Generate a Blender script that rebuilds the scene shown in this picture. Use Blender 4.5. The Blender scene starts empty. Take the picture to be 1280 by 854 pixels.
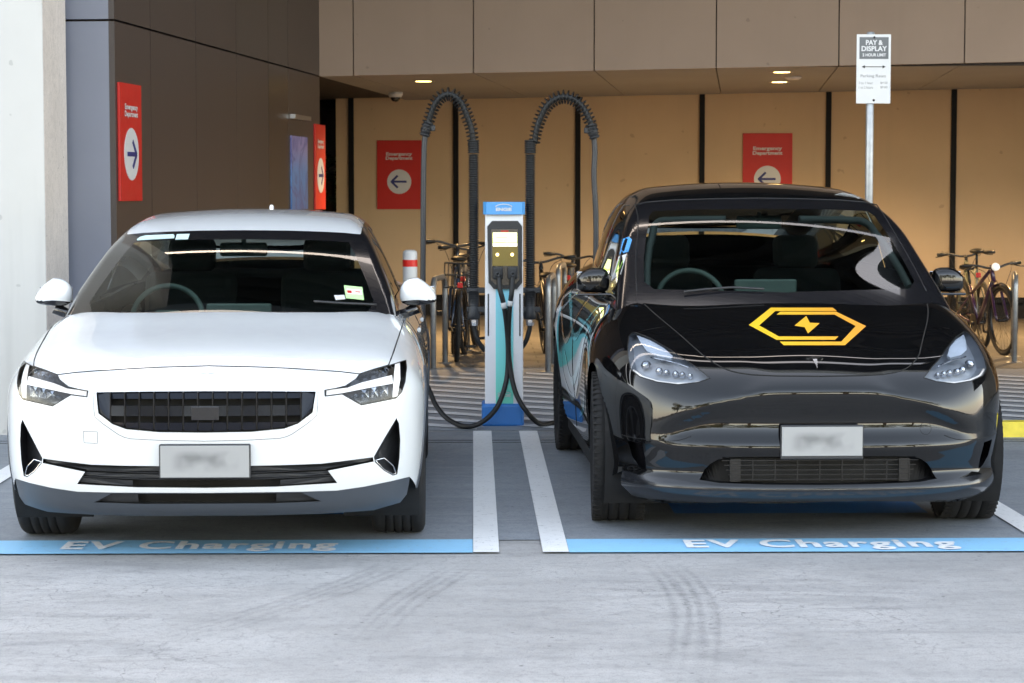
import bpy, bmesh, math, random
import numpy as np
from mathutils import Vector, Matrix, Quaternion
from mathutils.geometry import delaunay_2d_cdt
random.seed(7); rng = np.random.default_rng(7)
SC = bpy.context.scene; COL = SC.collection
R = math.radians
PI = math.pi

# ------------------------------------------------------------------ camera model
FPX = 2750.0; CAMZ = 1.57
PITCH = math.atan(187/2750.0); YAW = math.atan(49/2750.0*math.cos(PITCH))
cam_d = bpy.data.cameras.new('camera'); cam = bpy.data.objects.new('camera', cam_d); COL.objects.link(cam)
cam.location = (0, 0, CAMZ); cam.rotation_euler = (PI/2-PITCH, 0, -YAW)
cam_d.sensor_width = 36; cam_d.lens = FPX/1280*36; cam_d.clip_end = 3000; cam_d.clip_start = .05
cam_d.dof.use_dof = True; cam_d.dof.focus_distance = 10.8; cam_d.dof.aperture_fstop = 9.0
SC.camera = cam
CR = np.array(cam.rotation_euler.to_matrix())

# ------------------------------------------------------------------ object helpers
def tag(o, label=None, cat=None, group=None, kind=None):
    if label: o['label'] = label
    if cat: o['category'] = cat
    if group: o['group'] = group
    if kind: o['kind'] = kind
    return o
def thing(name, label, cat, loc=(0, 0, 0), rz=0, group=None):
    o = bpy.data.objects.new(name, None); COL.objects.link(o); o.location = loc; o.rotation_euler = (0, 0, rz)
    o.empty_display_size = .1
    return tag(o, label, cat, group)
def children(o): return [c for c in bpy.data.objects if c.parent == o]
def dup(root, loc, rz, label=None):
    def cp(o, par):
        c = o.copy(); COL.objects.link(c)
        if par: c.parent = par
        for ch in children(o): cp(ch, c)
        return c
    r = cp(root, None); r.location = loc; r.rotation_euler = (0, 0, rz)
    if label: r['label'] = label
    return r
def mesh_obj(name, verts, faces, m, parent=None, smooth=False, normals=None, mats=None, fmat=None):
    me = bpy.data.meshes.new(name)
    me.from_pydata([tuple(map(float, v)) for v in verts], [], [tuple(f) for f in faces]); me.update()
    o = bpy.data.objects.new(name, me); COL.objects.link(o)
    if mats:
        for q in mats: me.materials.append(q)
        me.polygons.foreach_set('material_index', fmat)
    else: me.materials.append(m)
    if smooth or normals is not None:
        me.polygons.foreach_set('use_smooth', [True]*len(me.polygons))
    if normals is not None:
        me.normals_split_custom_set_from_vertices([tuple(map(float, n)) for n in normals])
    if parent: o.parent = parent
    return o
class MB:
    """collects shapes, builds ONE mesh object"""
    def __init__(s): s.v = []; s.f = []; s.sm = []; s.mi = []; s.cur = 0; s.cuts = []
    def cut(s): s.cuts.append((len(s.v), len(s.f))); return s
    def each(s, name, m, parent=None):
        """one object for every piece ended by cut()"""
        out = []; v0 = f0 = 0
        for v1, f1 in s.cuts:
            q = MB(); q.v = s.v[v0:v1]; q.f = [tuple(i-v0 for i in f) for f in s.f[f0:f1]]; q.sm = s.sm[f0:f1]; q.mi = s.mi[f0:f1]
            if q.f: out.append(q.build(name, m, parent))
            v0, f0 = v1, f1
        return out
    def add(s, v, f, smooth=False):
        n = len(s.v); s.v += [tuple(map(float, p)) for p in v]
        s.f += [tuple(i+n for i in q) for q in f]; s.sm += [smooth]*len(f); s.mi += [s.cur]*len(f); return s
    def box(s, x0, x1, y0, y1, z0, z1, M=None, bev=0):
        x0, x1 = min(x0, x1), max(x0, x1); y0, y1 = min(y0, y1), max(y0, y1); z0, z1 = min(z0, z1), max(z0, z1)
        if bev > 0:
            bm = bmesh.new(); bmesh.ops.create_cube(bm, size=1)
            for v in bm.verts: v.co = Vector(((x0+x1)/2+v.co.x*(x1-x0), (y0+y1)/2+v.co.y*(y1-y0), (z0+z1)/2+v.co.z*(z1-z0)))
            bmesh.ops.bevel(bm, geom=bm.edges[:], offset=min(bev, .49*min(x1-x0, y1-y0, z1-z0)), segments=3, profile=.5, affect='EDGES')
            bm.verts.index_update(); v = [p.co.copy() for p in bm.verts]; f = [tuple(q.index for q in fc.verts) for fc in bm.faces]; bm.free()
        else:
            v = [Vector(p) for p in ((x0,y0,z0),(x1,y0,z0),(x1,y1,z0),(x0,y1,z0),(x0,y0,z1),(x1,y0,z1),(x1,y1,z1),(x0,y1,z1))]
            f = [(0,3,2,1),(4,5,6,7),(0,1,5,4),(1,2,6,5),(2,3,7,6),(3,0,4,7)]
        if M is not None: v = [M @ p for p in v]
        return s.add(v, f)
    def tube(s, pts, r, seg=10, closed=False, caps=True, M=None):
        pts = [Vector(p) for p in pts]; n = len(pts)
        rs = r if hasattr(r, '__len__') else [r]*n
        T = []
        for i in range(n):
            a = pts[(i-1) % n] if (closed or i > 0) else pts[i]; b = pts[(i+1) % n] if (closed or i < n-1) else pts[i]
            T.append((b-a).normalized())
        up = Vector((0, 0, 1)) if abs(T[0].z) < .9 else Vector((1, 0, 0))
        N = (up - T[0]*up.dot(T[0])).normalized(); V = []
        for i in range(n):
            if i:
                q = T[i-1].rotation_difference(T[i]); N = q @ N; N = (N - T[i]*N.dot(T[i])).normalized()
            B = T[i].cross(N)
            for k in range(seg):
                a = 2*PI*k/seg; V.append(pts[i]+(N*math.cos(a)+B*math.sin(a))*rs[i])
        Fc = []
        for i in range(n if closed else n-1):
            j = (i+1) % n
            for k in range(seg):
                l = (k+1) % seg; Fc.append((i*seg+k, i*seg+l, j*seg+l, j*seg+k))
        if M is not None: V = [M @ p for p in V]
        s.add(V, Fc, True)
        if caps and not closed:
            n0 = len(V); s.add(V[:seg], [tuple(reversed(range(seg)))]); s.add(V[-seg:], [tuple(range(seg))])
        return s
    def lathe(s, prof, seg=48, axis='z', c=(0, 0, 0), close=False, smooth=True, a0=0, a1=2*PI):
        """prof list of (r,h)"""
        n = len(prof); V = []; full = abs(a1-a0-2*PI) < 1e-6; m = seg if full else seg+1
        for i in range(m):
            a = a0+(a1-a0)*i/seg
            for r, h in prof:
                p = (r*math.cos(a), r*math.sin(a), h)
                if axis == 'x': p = (h, r*math.cos(a), r*math.sin(a))
                if axis == 'y': p = (r*math.cos(a), h, r*math.sin(a))
                V.append((p[0]+c[0], p[1]+c[1], p[2]+c[2]))
        Fc = []
        for i in range(seg):
            j = (i+1) % m
            for k in range(n if close else n-1):
                l = (k+1) % n; Fc.append((i*n+k, j*n+k, j*n+l, i*n+l))
        return s.add(V, Fc, smooth)
    def prism(s, poly, a, b, plane='xz'):
        """extrude polygon between depth a and b"""
        n = len(poly)
        def P(p, d): return {'xz': (p[0], d, p[1]), 'xy': (p[0], p[1], d), 'yz': (d, p[0], p[1])}[plane]
        V = [P(p, a) for p in poly]+[P(p, b) for p in poly]
        return s.add(V, [tuple(range(n)), tuple(range(2*n-1, n-1, -1))]+[(i, (i+1) % n+0, (i+1) % n+n, i+n) for i in range(n)])
    def build(s, name, m, parent=None, loc=None, mats=None, fixn=True):
        o = mesh_obj(name, s.v, s.f, m, parent, mats=mats, fmat=s.mi if mats else None)
        o.data.polygons.foreach_set('use_smooth', s.sm)
        if fixn:
            bm = bmesh.new(); bm.from_mesh(o.data); bmesh.ops.remove_doubles(bm, verts=bm.verts, dist=1e-5)
            bmesh.ops.recalc_face_normals(bm, faces=bm.faces[:]); bm.to_mesh(o.data); bm.free()
        if loc is not None: o.location = loc
        return o
def text_into(name, s, w, h, m, parent=None, M=None, extr=.0008, bold=.012, align='CENTER', spacing=1.0):
    """lettering as one mesh, scaled to fit w x h, standing in local XY of matrix M"""
    cu = bpy.data.curves.new(name, 'FONT'); cu.body = s; cu.size = 1; cu.offset = bold; cu.extrude = 0; cu.space_character = spacing
    cu.align_x = align; cu.resolution_u = 4; cu.space_line = .85
    to = bpy.data.objects.new(name, cu); COL.objects.link(to)
    dg = bpy.context.evaluated_depsgraph_get(); dg.update()
    me = bpy.data.meshes.new_from_object(to.evaluated_get(dg))
    bpy.data.objects.remove(to); bpy.data.curves.remove(cu)
    c = np.array([v.co for v in me.vertices]); lo = c.min(0); hi = c.max(0)
    cx = (lo+hi)/2
    sx = w/(hi[0]-lo[0]); sy = h/(hi[1]-lo[1])
    M = M or Matrix()
    for v in me.vertices:
        v.co = M @ Vector(((v.co.x-cx[0])*sx, (v.co.y-cx[1])*sy, 0))
    me.name = name; me.materials.clear(); me.materials.append(m)
    bm = bmesh.new(); bm.from_mesh(me); bmesh.ops.remove_doubles(bm, verts=bm.verts, dist=1e-6); zn = (M.to_3x3() @ Vector((0, 0, 1))).normalized()
    bm.normal_update()
    for f in bm.faces:
        f.smooth = False
        if f.normal.dot(zn) < 0: f.normal_flip()
    bm.to_mesh(me); bm.free()
    o = bpy.data.objects.new(name, me); COL.objects.link(o)
    if parent: o.parent = parent
    return o
def spline_pts(pts, n=8):
    """catmull-rom through points"""
    P = [np.array(p, float) for p in pts]; P = [2*P[0]-P[1]]+P+[2*P[-1]-P[-2]]; out = []
    for i in range(1, len(P)-2):
        for k in range(n):
            t = k/n
            out.append(.5*((2*P[i])+(-P[i-1]+P[i+1])*t+(2*P[i-1]-5*P[i]+4*P[i+1]-P[i+2])*t*t+(-P[i-1]+3*P[i]-3*P[i+1]+P[i+2])*t**3))
    out.append(P[-2]); return out

# ------------------------------------------------------------------ materials
def nt_mat(name):
    m = bpy.data.materials.new(name); m.use_nodes = True; nt = m.node_tree; b = nt.nodes['Principled BSDF']; return m, nt, b
def N(nt, t, **kw):
    n = nt.nodes.new(t)
    for k, v in kw.items():
        if k in ('operation', 'blend_type', 'data_type', 'noise_dimensions', 'feature', 'distance', 'wave_type', 'bands_direction', 'offset', 'offset_frequency'): setattr(n, k, v)
        else: n.inputs[k].default_value = v
    return n
def ramp(nt, src, stops, interp='LINEAR'):
    r = nt.nodes.new('ShaderNodeValToRGB'); r.color_ramp.interpolation = interp; e = r.color_ramp.elements
    while len(e) < len(stops): e.new(.5)
    for k, (p, c) in enumerate(stops):
        e[k].position = p; e[k].color = (c, c, c, 1) if not hasattr(c, '__len__') else (*c, 1)
    nt.links.new(src, r.inputs[0]); return r
def mixc(nt, fac, a, b, bt='MIX'):
    m = nt.nodes.new('ShaderNodeMix'); m.data_type = 'RGBA'; m.blend_type = bt
    for sock, v in ((m.inputs[0], fac), (m.inputs[6], a), (m.inputs[7], b)):
        if isinstance(v, bpy.types.NodeSocket): nt.links.new(v, sock)
        elif hasattr(v, '__len__'): sock.default_value = (*v[:3], 1)
        else: sock.default_value = v
    return m.outputs[2]
def coords(nt, scale=(1, 1, 1), kind='Object', world=False):
    if world:
        g = nt.nodes.new('ShaderNodeNewGeometry'); s = g.outputs['Position']
    else:
        t = nt.nodes.new('ShaderNodeTexCoord'); s = t.outputs[kind]
    mp = nt.nodes.new('ShaderNodeMapping'); mp.inputs['Scale'].default_value = scale; nt.links.new(s, mp.inputs[0]); return mp.outputs[0]
def noise(nt, vec, scale, detail=4, rough=.55, dist=0):
    n = nt.nodes.new('ShaderNodeTexNoise'); n.inputs['Scale'].default_value = scale; n.inputs['Detail'].default_value = detail
    n.inputs['Roughness'].default_value = rough; n.inputs['Distortion'].default_value = dist
    if vec: nt.links.new(vec, n.inputs['Vector'])
    return n.outputs[0]
def bump(nt, b, h, st, dist=.01):
    u = nt.nodes.new('ShaderNodeBump'); u.inputs['Strength'].default_value = st; u.inputs['Distance'].default_value = dist
    nt.links.new(h, u.inputs['Height']); nt.links.new(u.outputs[0], b.inputs['Normal']); return u
def pm(name, col, rough=.5, metal=0, coat=0, spec=.5, var=.06, vs=6, bmp=0, bs=60, rvar=.08, emit=None, es=0):
    m, nt, b = nt_mat(name)
    v = coords(nt); n = noise(nt, v, vs, 5)
    lo = [c*(1-var) for c in col]; hi = [min(1, c*(1+var)) for c in col]
    r = ramp(nt, n, [(.3, lo), (.7, hi)]); nt.links.new(r.outputs[0], b.inputs['Base Color'])
    rr = ramp(nt, noise(nt, v, vs*2.3, 5), [(.3, max(0, rough-rvar*rough)), (.7, min(1, rough+rvar*rough))]); nt.links.new(rr.outputs[0], b.inputs['Roughness'])
    b.inputs['Metallic'].default_value = metal; b.inputs['Specular IOR Level'].default_value = spec
    b.inputs['Coat Weight'].default_value = coat; b.inputs['Coat Roughness'].default_value = .02
    if bmp: bump(nt, b, noise(nt, v, bs, 6), bmp, .004)
    if emit: b.inputs['Emission Color'].default_value = (*emit, 1); b.inputs['Emission Strength'].default_value = es
    return m
def glass_mat(name, tint=(.25, .3, .29), rough=.0, f0=1.5, mixmin=0.0):
    m, nt, b = nt_mat(name); nt.nodes.remove(b); out = nt.nodes['Material Output']
    tr = nt.nodes.new('ShaderNodeBsdfTransparent'); tr.inputs[0].default_value = (*tint, 1)
    gl = nt.nodes.new('ShaderNodeBsdfGlossy'); gl.inputs['Roughness'].default_value = rough; gl.inputs[0].default_value = (1, 1, 1, 1)
    fr = nt.nodes.new('ShaderNodeFresnel'); fr.inputs[0].default_value = f0
    mx = nt.nodes.new('ShaderNodeMixShader')
    # very faint dust so the pane is not perfectly clean
    n = noise(nt, coords(nt), 9, 6); rr = ramp(nt, n, [(.45, rough), (.8, rough+.05)]); nt.links.new(rr.outputs[0], gl.inputs['Roughness'])
    nt.links.new(fr.outputs[0], mx.inputs[0]); nt.links.new(tr.outputs[0], mx.inputs[1]); nt.links.new(gl.outputs[0], mx.inputs[2])
    nt.links.new(mx.outputs[0], out.inputs[0]); return m
MT = {}
def M_(k, *a, **kw):
    if k not in MT: MT[k] = pm(k, *a, **kw)
    return MT[k]
M_('white_paint', (.68, .70, .715), .22, coat=1, var=.01, rvar=.15)
M_('black_paint', (.0035, .0035, .004), .05, coat=1, var=.1, spec=.0)
MT['black_paint'].node_tree.nodes['Principled BSDF'].inputs['Coat IOR'].default_value = 1.55
M_('black_gloss', (.008, .008, .01), .12, coat=.6)
M_('black_plastic', (.022, .024, .028), .48, bmp=.1, bs=300)
M_('valance_grey', (.045, .055, .07), .42, bmp=.05, bs=200)
M_('dark_void', (.004, .004, .004), .8)
M_('liner', (.008, .008, .009), .9)
M_('tyre', (.009, .009, .010), .8, var=.25, bmp=.2, bs=80)
M_('rim_dark', (.02, .02, .022), .35, metal=.5)
M_('intake_black', (.006, .006, .007), .6, spec=.2)
M_('alloy', (.45, .46, .48), .3, metal=.9)
M_('chrome', (.75, .76, .78), .08, metal=1, var=.01)
M_('lamp_chrome', (.55, .57, .6), .15, metal=1, var=.5, vs=40)
M_('lamp_white', (.80, .82, .85), .3, coat=.5, var=.01, emit=(.9, .95, 1), es=.06)
M_('lamp_brow', (.72, .76, .80), .25, coat=.5, var=.1)
M_('lamp_black', (.015, .015, .018), .2, coat=.5)
M_('grille_block', (.005, .007, .013), .12, coat=.0, spec=.35)
M_('seat_fabric', (.20, .205, .20), .8)
M_('seat_light', (.16, .16, .16), .6)
M_('dash', (.22, .26, .24), .6)
M_('galv', (.33, .345, .36), .42, metal=.75, var=.15, vs=14, bmp=.1)
M_('steel_post', (.34, .36, .38), .42, metal=.6, var=.12, vs=20)
M_('sign_white', (.60, .61, .62), .45, var=.02)
M_('sign_red', (.55, .016, .012), .5, var=.04)
M_('sign_navy', (.015, .025, .16), .5)
M_('sign_grey', (.12, .13, .14), .5)
M_('sign_black', (.02, .02, .022), .5)
M_('yellow_paint', (.75, .58, .06), .6, var=.15, vs=12, bmp=.2)
M_('charger_white', (.78, .8, .84), .35, coat=.2, var=.02)
M_('charger_blue', (.03, .30, .68), .4, coat=.2, var=.03)
M_('charger_base', (.0, .17, .52), .45, var=.05)
M_('rubber', (.006, .007, .008), .5, var=.2, bmp=.05)
M_('cable_grey', (.028, .031, .036), .45)
M_('orange_red', (.55, .012, .01), .35)
M_('bike_blue', (.02, .05, .1), .3, coat=.5)
M_('bike_black', (.015, .015, .016), .35, coat=.3)
M_('bike_purple', (.04, .012, .045), .3, coat=.5)
M_('bike_green', (.10, .11, .08), .35, coat=.4)
# ------------------------------------------------------------------ smooth surfaces and conforming panels
class CS:
    """natural cubic spline with linear ends; sym=True mirrors about 0"""
    def __init__(s, xs, ys, sym=False):
        xs = np.array(xs, float); ys = np.array(ys, float)
        if sym: k = xs > 1e-9; xs = np.concatenate([-xs[k][::-1], xs]); ys = np.concatenate([ys[k][::-1], ys])
        n = len(xs); h = np.diff(xs); A = np.zeros((n, n)); b = np.zeros(n); A[0, 0] = A[-1, -1] = 1
        for i in range(1, n-1):
            A[i, i-1] = h[i-1]; A[i, i] = 2*(h[i-1]+h[i]); A[i, i+1] = h[i]; b[i] = 6*((ys[i+1]-ys[i])/h[i]-(ys[i]-ys[i-1])/h[i-1])
        s.m = np.linalg.solve(A, b); s.x = xs; s.y = ys; s.h = h
        s.tab = None
        s.d0 = (ys[1]-ys[0])/h[0]-h[0]*(2*s.m[0]+s.m[1])/6; s.d1 = (ys[-1]-ys[-2])/h[-1]+h[-1]*(2*s.m[-1]+s.m[-2])/6
    def __call__(s, q):
        q = np.asarray(q, float)
        if s.tab is None:
            a = s.x[0]-1.5; n = int((s.x[-1]-s.x[0]+3)/6e-4)+2; s.a = a; s.st = 6e-4; s.tab = s.ev(a+np.arange(n)*s.st)
            s.a = a
        u = np.clip((q-s.a)/s.st, 0, len(s.tab)-2.001); i = u.astype(np.int32); f = u-i
        return s.tab[i]*(1-f)+s.tab[i+1]*f
    def ev(s, q):
        q = np.asarray(q, float); c = np.clip(q, s.x[0], s.x[-1]); i = np.clip(np.searchsorted(s.x, c)-1, 0, len(s.h)-1)
        h = s.h[i]; a = (s.x[i+1]-c)/h; b = (c-s.x[i])/h
        v = a*s.y[i]+b*s.y[i+1]+((a**3-a)*s.m[i]+(b**3-b)*s.m[i+1])*h*h/6
        return v+np.where(q < s.x[0], (q-s.x[0])*s.d0, 0)+np.where(q > s.x[-1], (q-s.x[-1])*s.d1, 0)
def smax(a, b, k):
    h = np.maximum(k-np.abs(a-b), 0)/k; return np.maximum(a, b)+h*h*k*.25
def grad(F, P, e=2e-3):
    g = np.stack([F(P+np.eye(3)[i]*e)-F(P-np.eye(3)[i]*e) for i in range(3)], 1)
    return g/np.maximum(np.linalg.norm(g, axis=1, keepdims=True), 1e-9)
def cast(F, O, D, t0, t1, steps=0):
    """first hit: coarse march over the unfinished rays only, then bisection"""
    O = np.atleast_2d(O).astype(float); D = np.atleast_2d(D).astype(float); n = len(O)
    t = np.full(n, float(t0)); v = F(O+D*t[:, None]); act = v > 0; best = v.copy(); bt = t.copy(); a = t.copy(); b = t.copy(); ok = np.zeros(n, bool); idx = np.where(act)[0]
    while len(idx):
        st = np.clip(v[idx]*.45, .006, .5); tn = t[idx]+st; vn = F(O[idx]+D[idx]*tn[:, None])
        hit = vn <= 0; h = idx[hit]; a[h] = t[h]; b[h] = tn[hit]; ok[h] = True
        imp = (vn < best[idx]) & ~hit; best[idx[imp]] = vn[imp]; bt[idx[imp]] = tn[imp]
        t[idx] = tn; v[idx] = vn; idx = idx[(~hit) & (tn < t1)]
    b = np.where(ok, b, bt); a = np.where(ok, a, bt); k = np.where(ok)[0]
    if len(k):
        aa, bb, Ok, Dk = a[k], b[k], O[k], D[k]
        for _ in range(13):
            m = (aa+bb)/2; ins = F(Ok+Dk*m[:, None]) <= 0; bb = np.where(ins, m, bb); aa = np.where(ins, aa, m)
        b[k] = bb
    return O+D*b[:, None], ok
class Planar:
    def __init__(s, d, t=4.0, span=8.0):
        d = np.array(d, float); d /= np.linalg.norm(d); s.d = d
        r = np.cross(d, [0, 0, 1.0]) if abs(d[2]) < .9 else np.cross(d, [0, 1.0, 0]); r /= np.linalg.norm(r)
        s.r = r; s.u = np.cross(r, d); s.t = t; s.span = span
    def to2(s, P): P = np.atleast_2d(P); return np.stack([P@s.r, P@s.u], 1)
    def rays(s, q, c=0): return q[:, :1]*s.r+q[:, 1:]*s.u-s.d*s.t, np.tile(s.d, (len(q), 1)), 0, s.span
class CylZ:
    def __init__(s, y0, x0=0, rad=2.2): s.y0 = y0; s.x0 = x0; s.R = rad
    def to2(s, P): P = np.atleast_2d(P); return np.stack([np.arctan2(P[:, 0]-s.x0, s.y0-P[:, 1]), P[:, 2]], 1)
    def rays(s, q):
        sn, c = np.sin(q[:, 0]), np.cos(q[:, 0]); O = np.stack([s.x0+s.R*sn, s.y0-s.R*c, q[:, 1]], 1)
        return O, np.stack([-sn, c, 0*c], 1), 0, s.R
class CylY:
    def __init__(s, x0, z0, rad=1.6): s.x0 = x0; s.z0 = z0; s.R = rad
    def to2(s, P): P = np.atleast_2d(P); return np.stack([np.arctan2(P[:, 0]-s.x0, P[:, 2]-s.z0)*.5, P[:, 1]], 1)
    def rays(s, q):
        a = q[:, 0]/.5; sn, c = np.sin(a), np.cos(a); O = np.stack([s.x0+s.R*sn, q[:, 1], s.z0+s.R*c], 1)
        return O, np.stack([-sn, 0*c, -c], 1), 0, s.R
def inpoly(q, poly):
    x, y = q[:, 0], q[:, 1]; ins = np.zeros(len(q), bool); n = len(poly)
    for i in range(n):
        x0, y0 = poly[i-1]; x1, y1 = poly[i]
        if y0 == y1: continue
        c = ((y0 > y) != (y1 > y)) & (x < (x1-x0)*(y-y0)/(y1-y0)+x0); ins ^= c
    return ins
def dist_poly(q, poly):
    d = np.full(len(q), 1e9); n = len(poly)
    for i in range(n):
        a = poly[i-1]; b = poly[i]; ab = b-a; L = ab@ab
        if L < 1e-14: continue
        t = np.clip(((q-a)@ab)/L, 0, 1); d = np.minimum(d, np.linalg.norm(q-a-t[:, None]*ab, axis=1))
    return d
def dense(P, h, closed=True):
    P = [np.array(p, float) for p in P]; out = []; n = len(P)
    for i in range(n if closed else n-1):
        a, b = P[i], P[(i+1) % n]; L = np.linalg.norm(b-a)
        if L < 1e-6: continue
        k = max(1, int(round(L/h)))
        for j in range(k): out.append(a+(b-a)*j/k)
    if not closed: out.append(P[-1])
    return np.array(out)
def panel(F, chart, outer, holes=(), h=.02, off=0.0):
    """outer, holes: closed 3D polylines lying near the surface; returns verts, faces, normals"""
    O3 = dense(outer, h*.8); loops = [chart.to2(O3)]+[chart.to2(dense(q, h*.8)) for q in holes]
    # chart metric: use mean scale per axis
    ref = loops[0]; lo, hi = ref.min(0), ref.max(0)
    ext3 = np.ptp(O3, axis=0); sc = np.array([1.0, 1.0])
    if isinstance(chart, CylZ): sc = np.array([h/.95, h])
    elif isinstance(chart, CylY): sc = np.array([h, h])
    else: sc = np.array([h, h])
    gx = np.arange(lo[0]+sc[0]*.5, hi[0], sc[0]); gy = np.arange(lo[1]+sc[1]*.5, hi[1], sc[1])
    g = np.stack(np.meshgrid(gx, gy), -1).reshape(-1, 2)
    keep = inpoly(g, loops[0]) & (dist_poly(g/sc*h, loops[0]/sc*h) > h*.35)
    for q in loops[1:]: keep &= ~inpoly(g, q) & (dist_poly(g/sc*h, q/sc*h) > h*.35)
    g = g[keep]
    pts = np.concatenate(loops+[g]); edges = []; n = 0
    for q in loops:
        edges += [(n+i, n+(i+1) % len(q)) for i in range(len(q))]; n += len(q)
    r = delaunay_2d_cdt([Vector((p[0]/sc[0]*h, p[1]/sc[1]*h)) for p in pts], edges, [], 0, 1e-6)
    V2 = np.array([tuple(v) for v in r[0]])*sc/h; T = [t for t in r[2] if len(t) == 3]
    Ta = np.array(T); cen = V2[Ta].mean(1); k = inpoly(cen, loops[0])
    for q in loops[1:]: k &= ~inpoly(cen, q)
    Ta = Ta[k]
    O, D, t0, t1 = chart.rays(V2); P, ok = cast(F, O, D, t0, t1)
    if (~ok).sum(): print('panel: missed', int((~ok).sum()), 'of', len(ok))
    nm = grad(F, P); P = P+nm*off
    # orient faces with normals
    a, b, c = P[Ta[:, 0]], P[Ta[:, 1]], P[Ta[:, 2]]; fn = np.cross(b-a, c-a); s = (fn*nm[Ta[:, 0]]).sum(1) < 0
    Ta[s] = Ta[s][:, ::-1]
    used = np.unique(Ta); mp = -np.ones(len(P), int); mp[used] = np.arange(len(used))
    return P[used], mp[Ta], nm[used]
def mirror(P): P = np.array(P, float).copy(); P[:, 0] *= -1; return P
def sym(half):
    """half: polyline from centre to centre on x>=0 -> closed loop"""
    h = np.array(half, float).copy(); h[0, 0] = 0; h[-1, 0] = 0
    return np.concatenate([h, mirror(h[1:-1])[::-1]])
class Car:
    def __init__(s, X, Y, yaw, F, G):
        s.X, s.Y, s.yaw, s.F, s.G = X, Y, yaw, F, G
        c, q = math.cos(-yaw), math.sin(-yaw); s.Ri = np.array([[c, -q, 0], [q, c, 0], [0, 0, 1]])
    def px(s, pts, F=None, side=1, step=4):
        """photo outline -> points on this car's real surface (traced once, then fixed to the car); side=-1 traced on the left"""
        F = F or s.F; pts = dense([np.array(p, float) for p in pts], step, closed=False) if step else np.array(pts, float)
        d = np.stack([(pts[:, 0]-640)/FPX, -(pts[:, 1]-427)/FPX, -np.ones(len(pts))], 1)@CR.T
        d /= np.linalg.norm(d, axis=1, keepdims=True)
        O = (np.array([0, 0, CAMZ])-np.array([s.X, s.Y, 0]))@s.Ri.T; D = d@s.Ri.T
        P, ok = cast(F, np.tile(O, (len(D), 1)), D, 7.5, 14)
        if (~ok).sum(): print('px miss', int((~ok).sum()), pts[~ok][:4].round().tolist())
        if side < 0: P = mirror(P)
        return P
    def yz(s, pts, F=None, step=.02):
        F = F or s.F; p = dense([np.array(q, float) for q in pts], step, closed=False)
        O = np.stack([np.full(len(p), 1.5), p[:, 0], p[:, 1]], 1); P, ok = cast(F, O, np.tile([-1.0, 0, 0], (len(p), 1)), 0, 1.5); return P
    def xy(s, pts, F=None, step=.02):
        F = F or s.F; p = dense([np.array(q, float) for q in pts], step, closed=False)
        O = np.stack([p[:, 0], p[:, 1], np.full(len(p), 2.2)], 1); P, ok = cast(F, O, np.tile([0, 0, -1.0], (len(p), 1)), 0, 2.2); return P
    def xz(s, pts, F=None, step=.02):
        F = F or s.F; p = dense([np.array(q, float) for q in pts], step, closed=False)
        O = np.stack([p[:, 0], np.full(len(p), -.6), p[:, 1]], 1); P, ok = cast(F, O, np.tile([0, 1.0, 0], (len(p), 1)), 0, 2.4); return P
def pobj(name, F, chart, outer, m, parent, holes=(), h=.02, off=0, both=False):
    V, T, Nn = panel(F, chart, outer, holes, h, off)
    o = mesh_obj(name, V, T, m, parent, normals=Nn)
    if both:
        V2 = mirror(V); N2 = mirror(Nn); o2 = mesh_obj(name, V2, T[:, ::-1], m, parent, normals=N2); return o, o2
    return o
def recess(mb, loop, depth, d=(0, 1, 0), inset=.0, back=True):
    """walls going in from a hole edge, and the back plate"""
    L = dense(loop, .012); n = len(L); c = L.mean(0); d = np.array(d, float)
    B = L+d*depth; B = B+(c-B)*np.array([inset, 0, inset])
    mb.add(np.concatenate([L, B]), [(i, (i+1) % n, (i+1) % n+n, i+n) for i in range(n)])
    if back:
        r = delaunay_2d_cdt([Vector((p[0], p[2])) for p in B], [(i, (i+1) % n) for i in range(n)], [], 0, 1e-6)
        T = [t for t in r[2] if inpoly(np.array([[sum(r[0][i].x for i in t)/3, sum(r[0][i].y for i in t)/3]]), B[:, [0, 2]])[0]]
        Y = [B[o[0]][1] if o else B[:, 1].mean() for o in r[3]]
        mb.add([(v.x, y, v.y) for v, y in zip(r[0], Y)], T)
def seam(name, P, parent, r=.002, m=None, closed=False, both=True, sub=2):
    P = np.array(P)[::sub] if not closed else np.array(P)
    mb = MB(); mb.tube(P, r, 6, closed=closed); o = mb.build(name, m or MT['dark_void'], parent)
    if both: mb = MB(); mb.tube(mirror(P), r, 6, closed=closed); mb.build(name, m or MT['dark_void'], parent)
    return o
# ------------------------------------------------------------------ cars
def body_fn(c):
    def F(P):
        x = P[:, 0]; y = P[:, 1]; z = P[:, 2]; ax = np.abs(x)
        nw = c['nose_w'](z) if callable(c['nose_w']) else c['nose_w']
        w = .5+.5*np.tanh((nw-ax)/.055)
        fp = c['fpc'](z)*w+c['fpo'](z)*(1-w)
        a = (fp+c['plan'](x)-y)
        b = (ax-c['gw'](y)-c['gz'](z))
        t = (z-c['hc'](y)+c['crown'](x))*.97
        rr = (y-c['L']+c['rear'](z)+c['rplan'](x))
        f = smax(a, b, c['kab']); f = smax(f, t, c['kt']); f = smax(f, rr, .15)
        return smax(f, c['zb']-z, .06)
    return F
def green_fn(c):
    sa = c['ws_slope']
    def G(P):
        x = P[:, 0]; y = P[:, 1]; z = P[:, 2]; ax = np.abs(x)
        a = (c['wsy'](z)+c['ws_curve']*x*x-y)*sa
        b = (ax-c['xs'](z)-c['xsy'](y))*.93
        t = z-c['roof'](y)+c['roof_crown']*x*x
        rr = (y-c['L']+.12+.25*x*x)*.9
        return smax(smax(smax(a, b, .035), t, c['kroof']), rr, .1)
    return G
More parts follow.
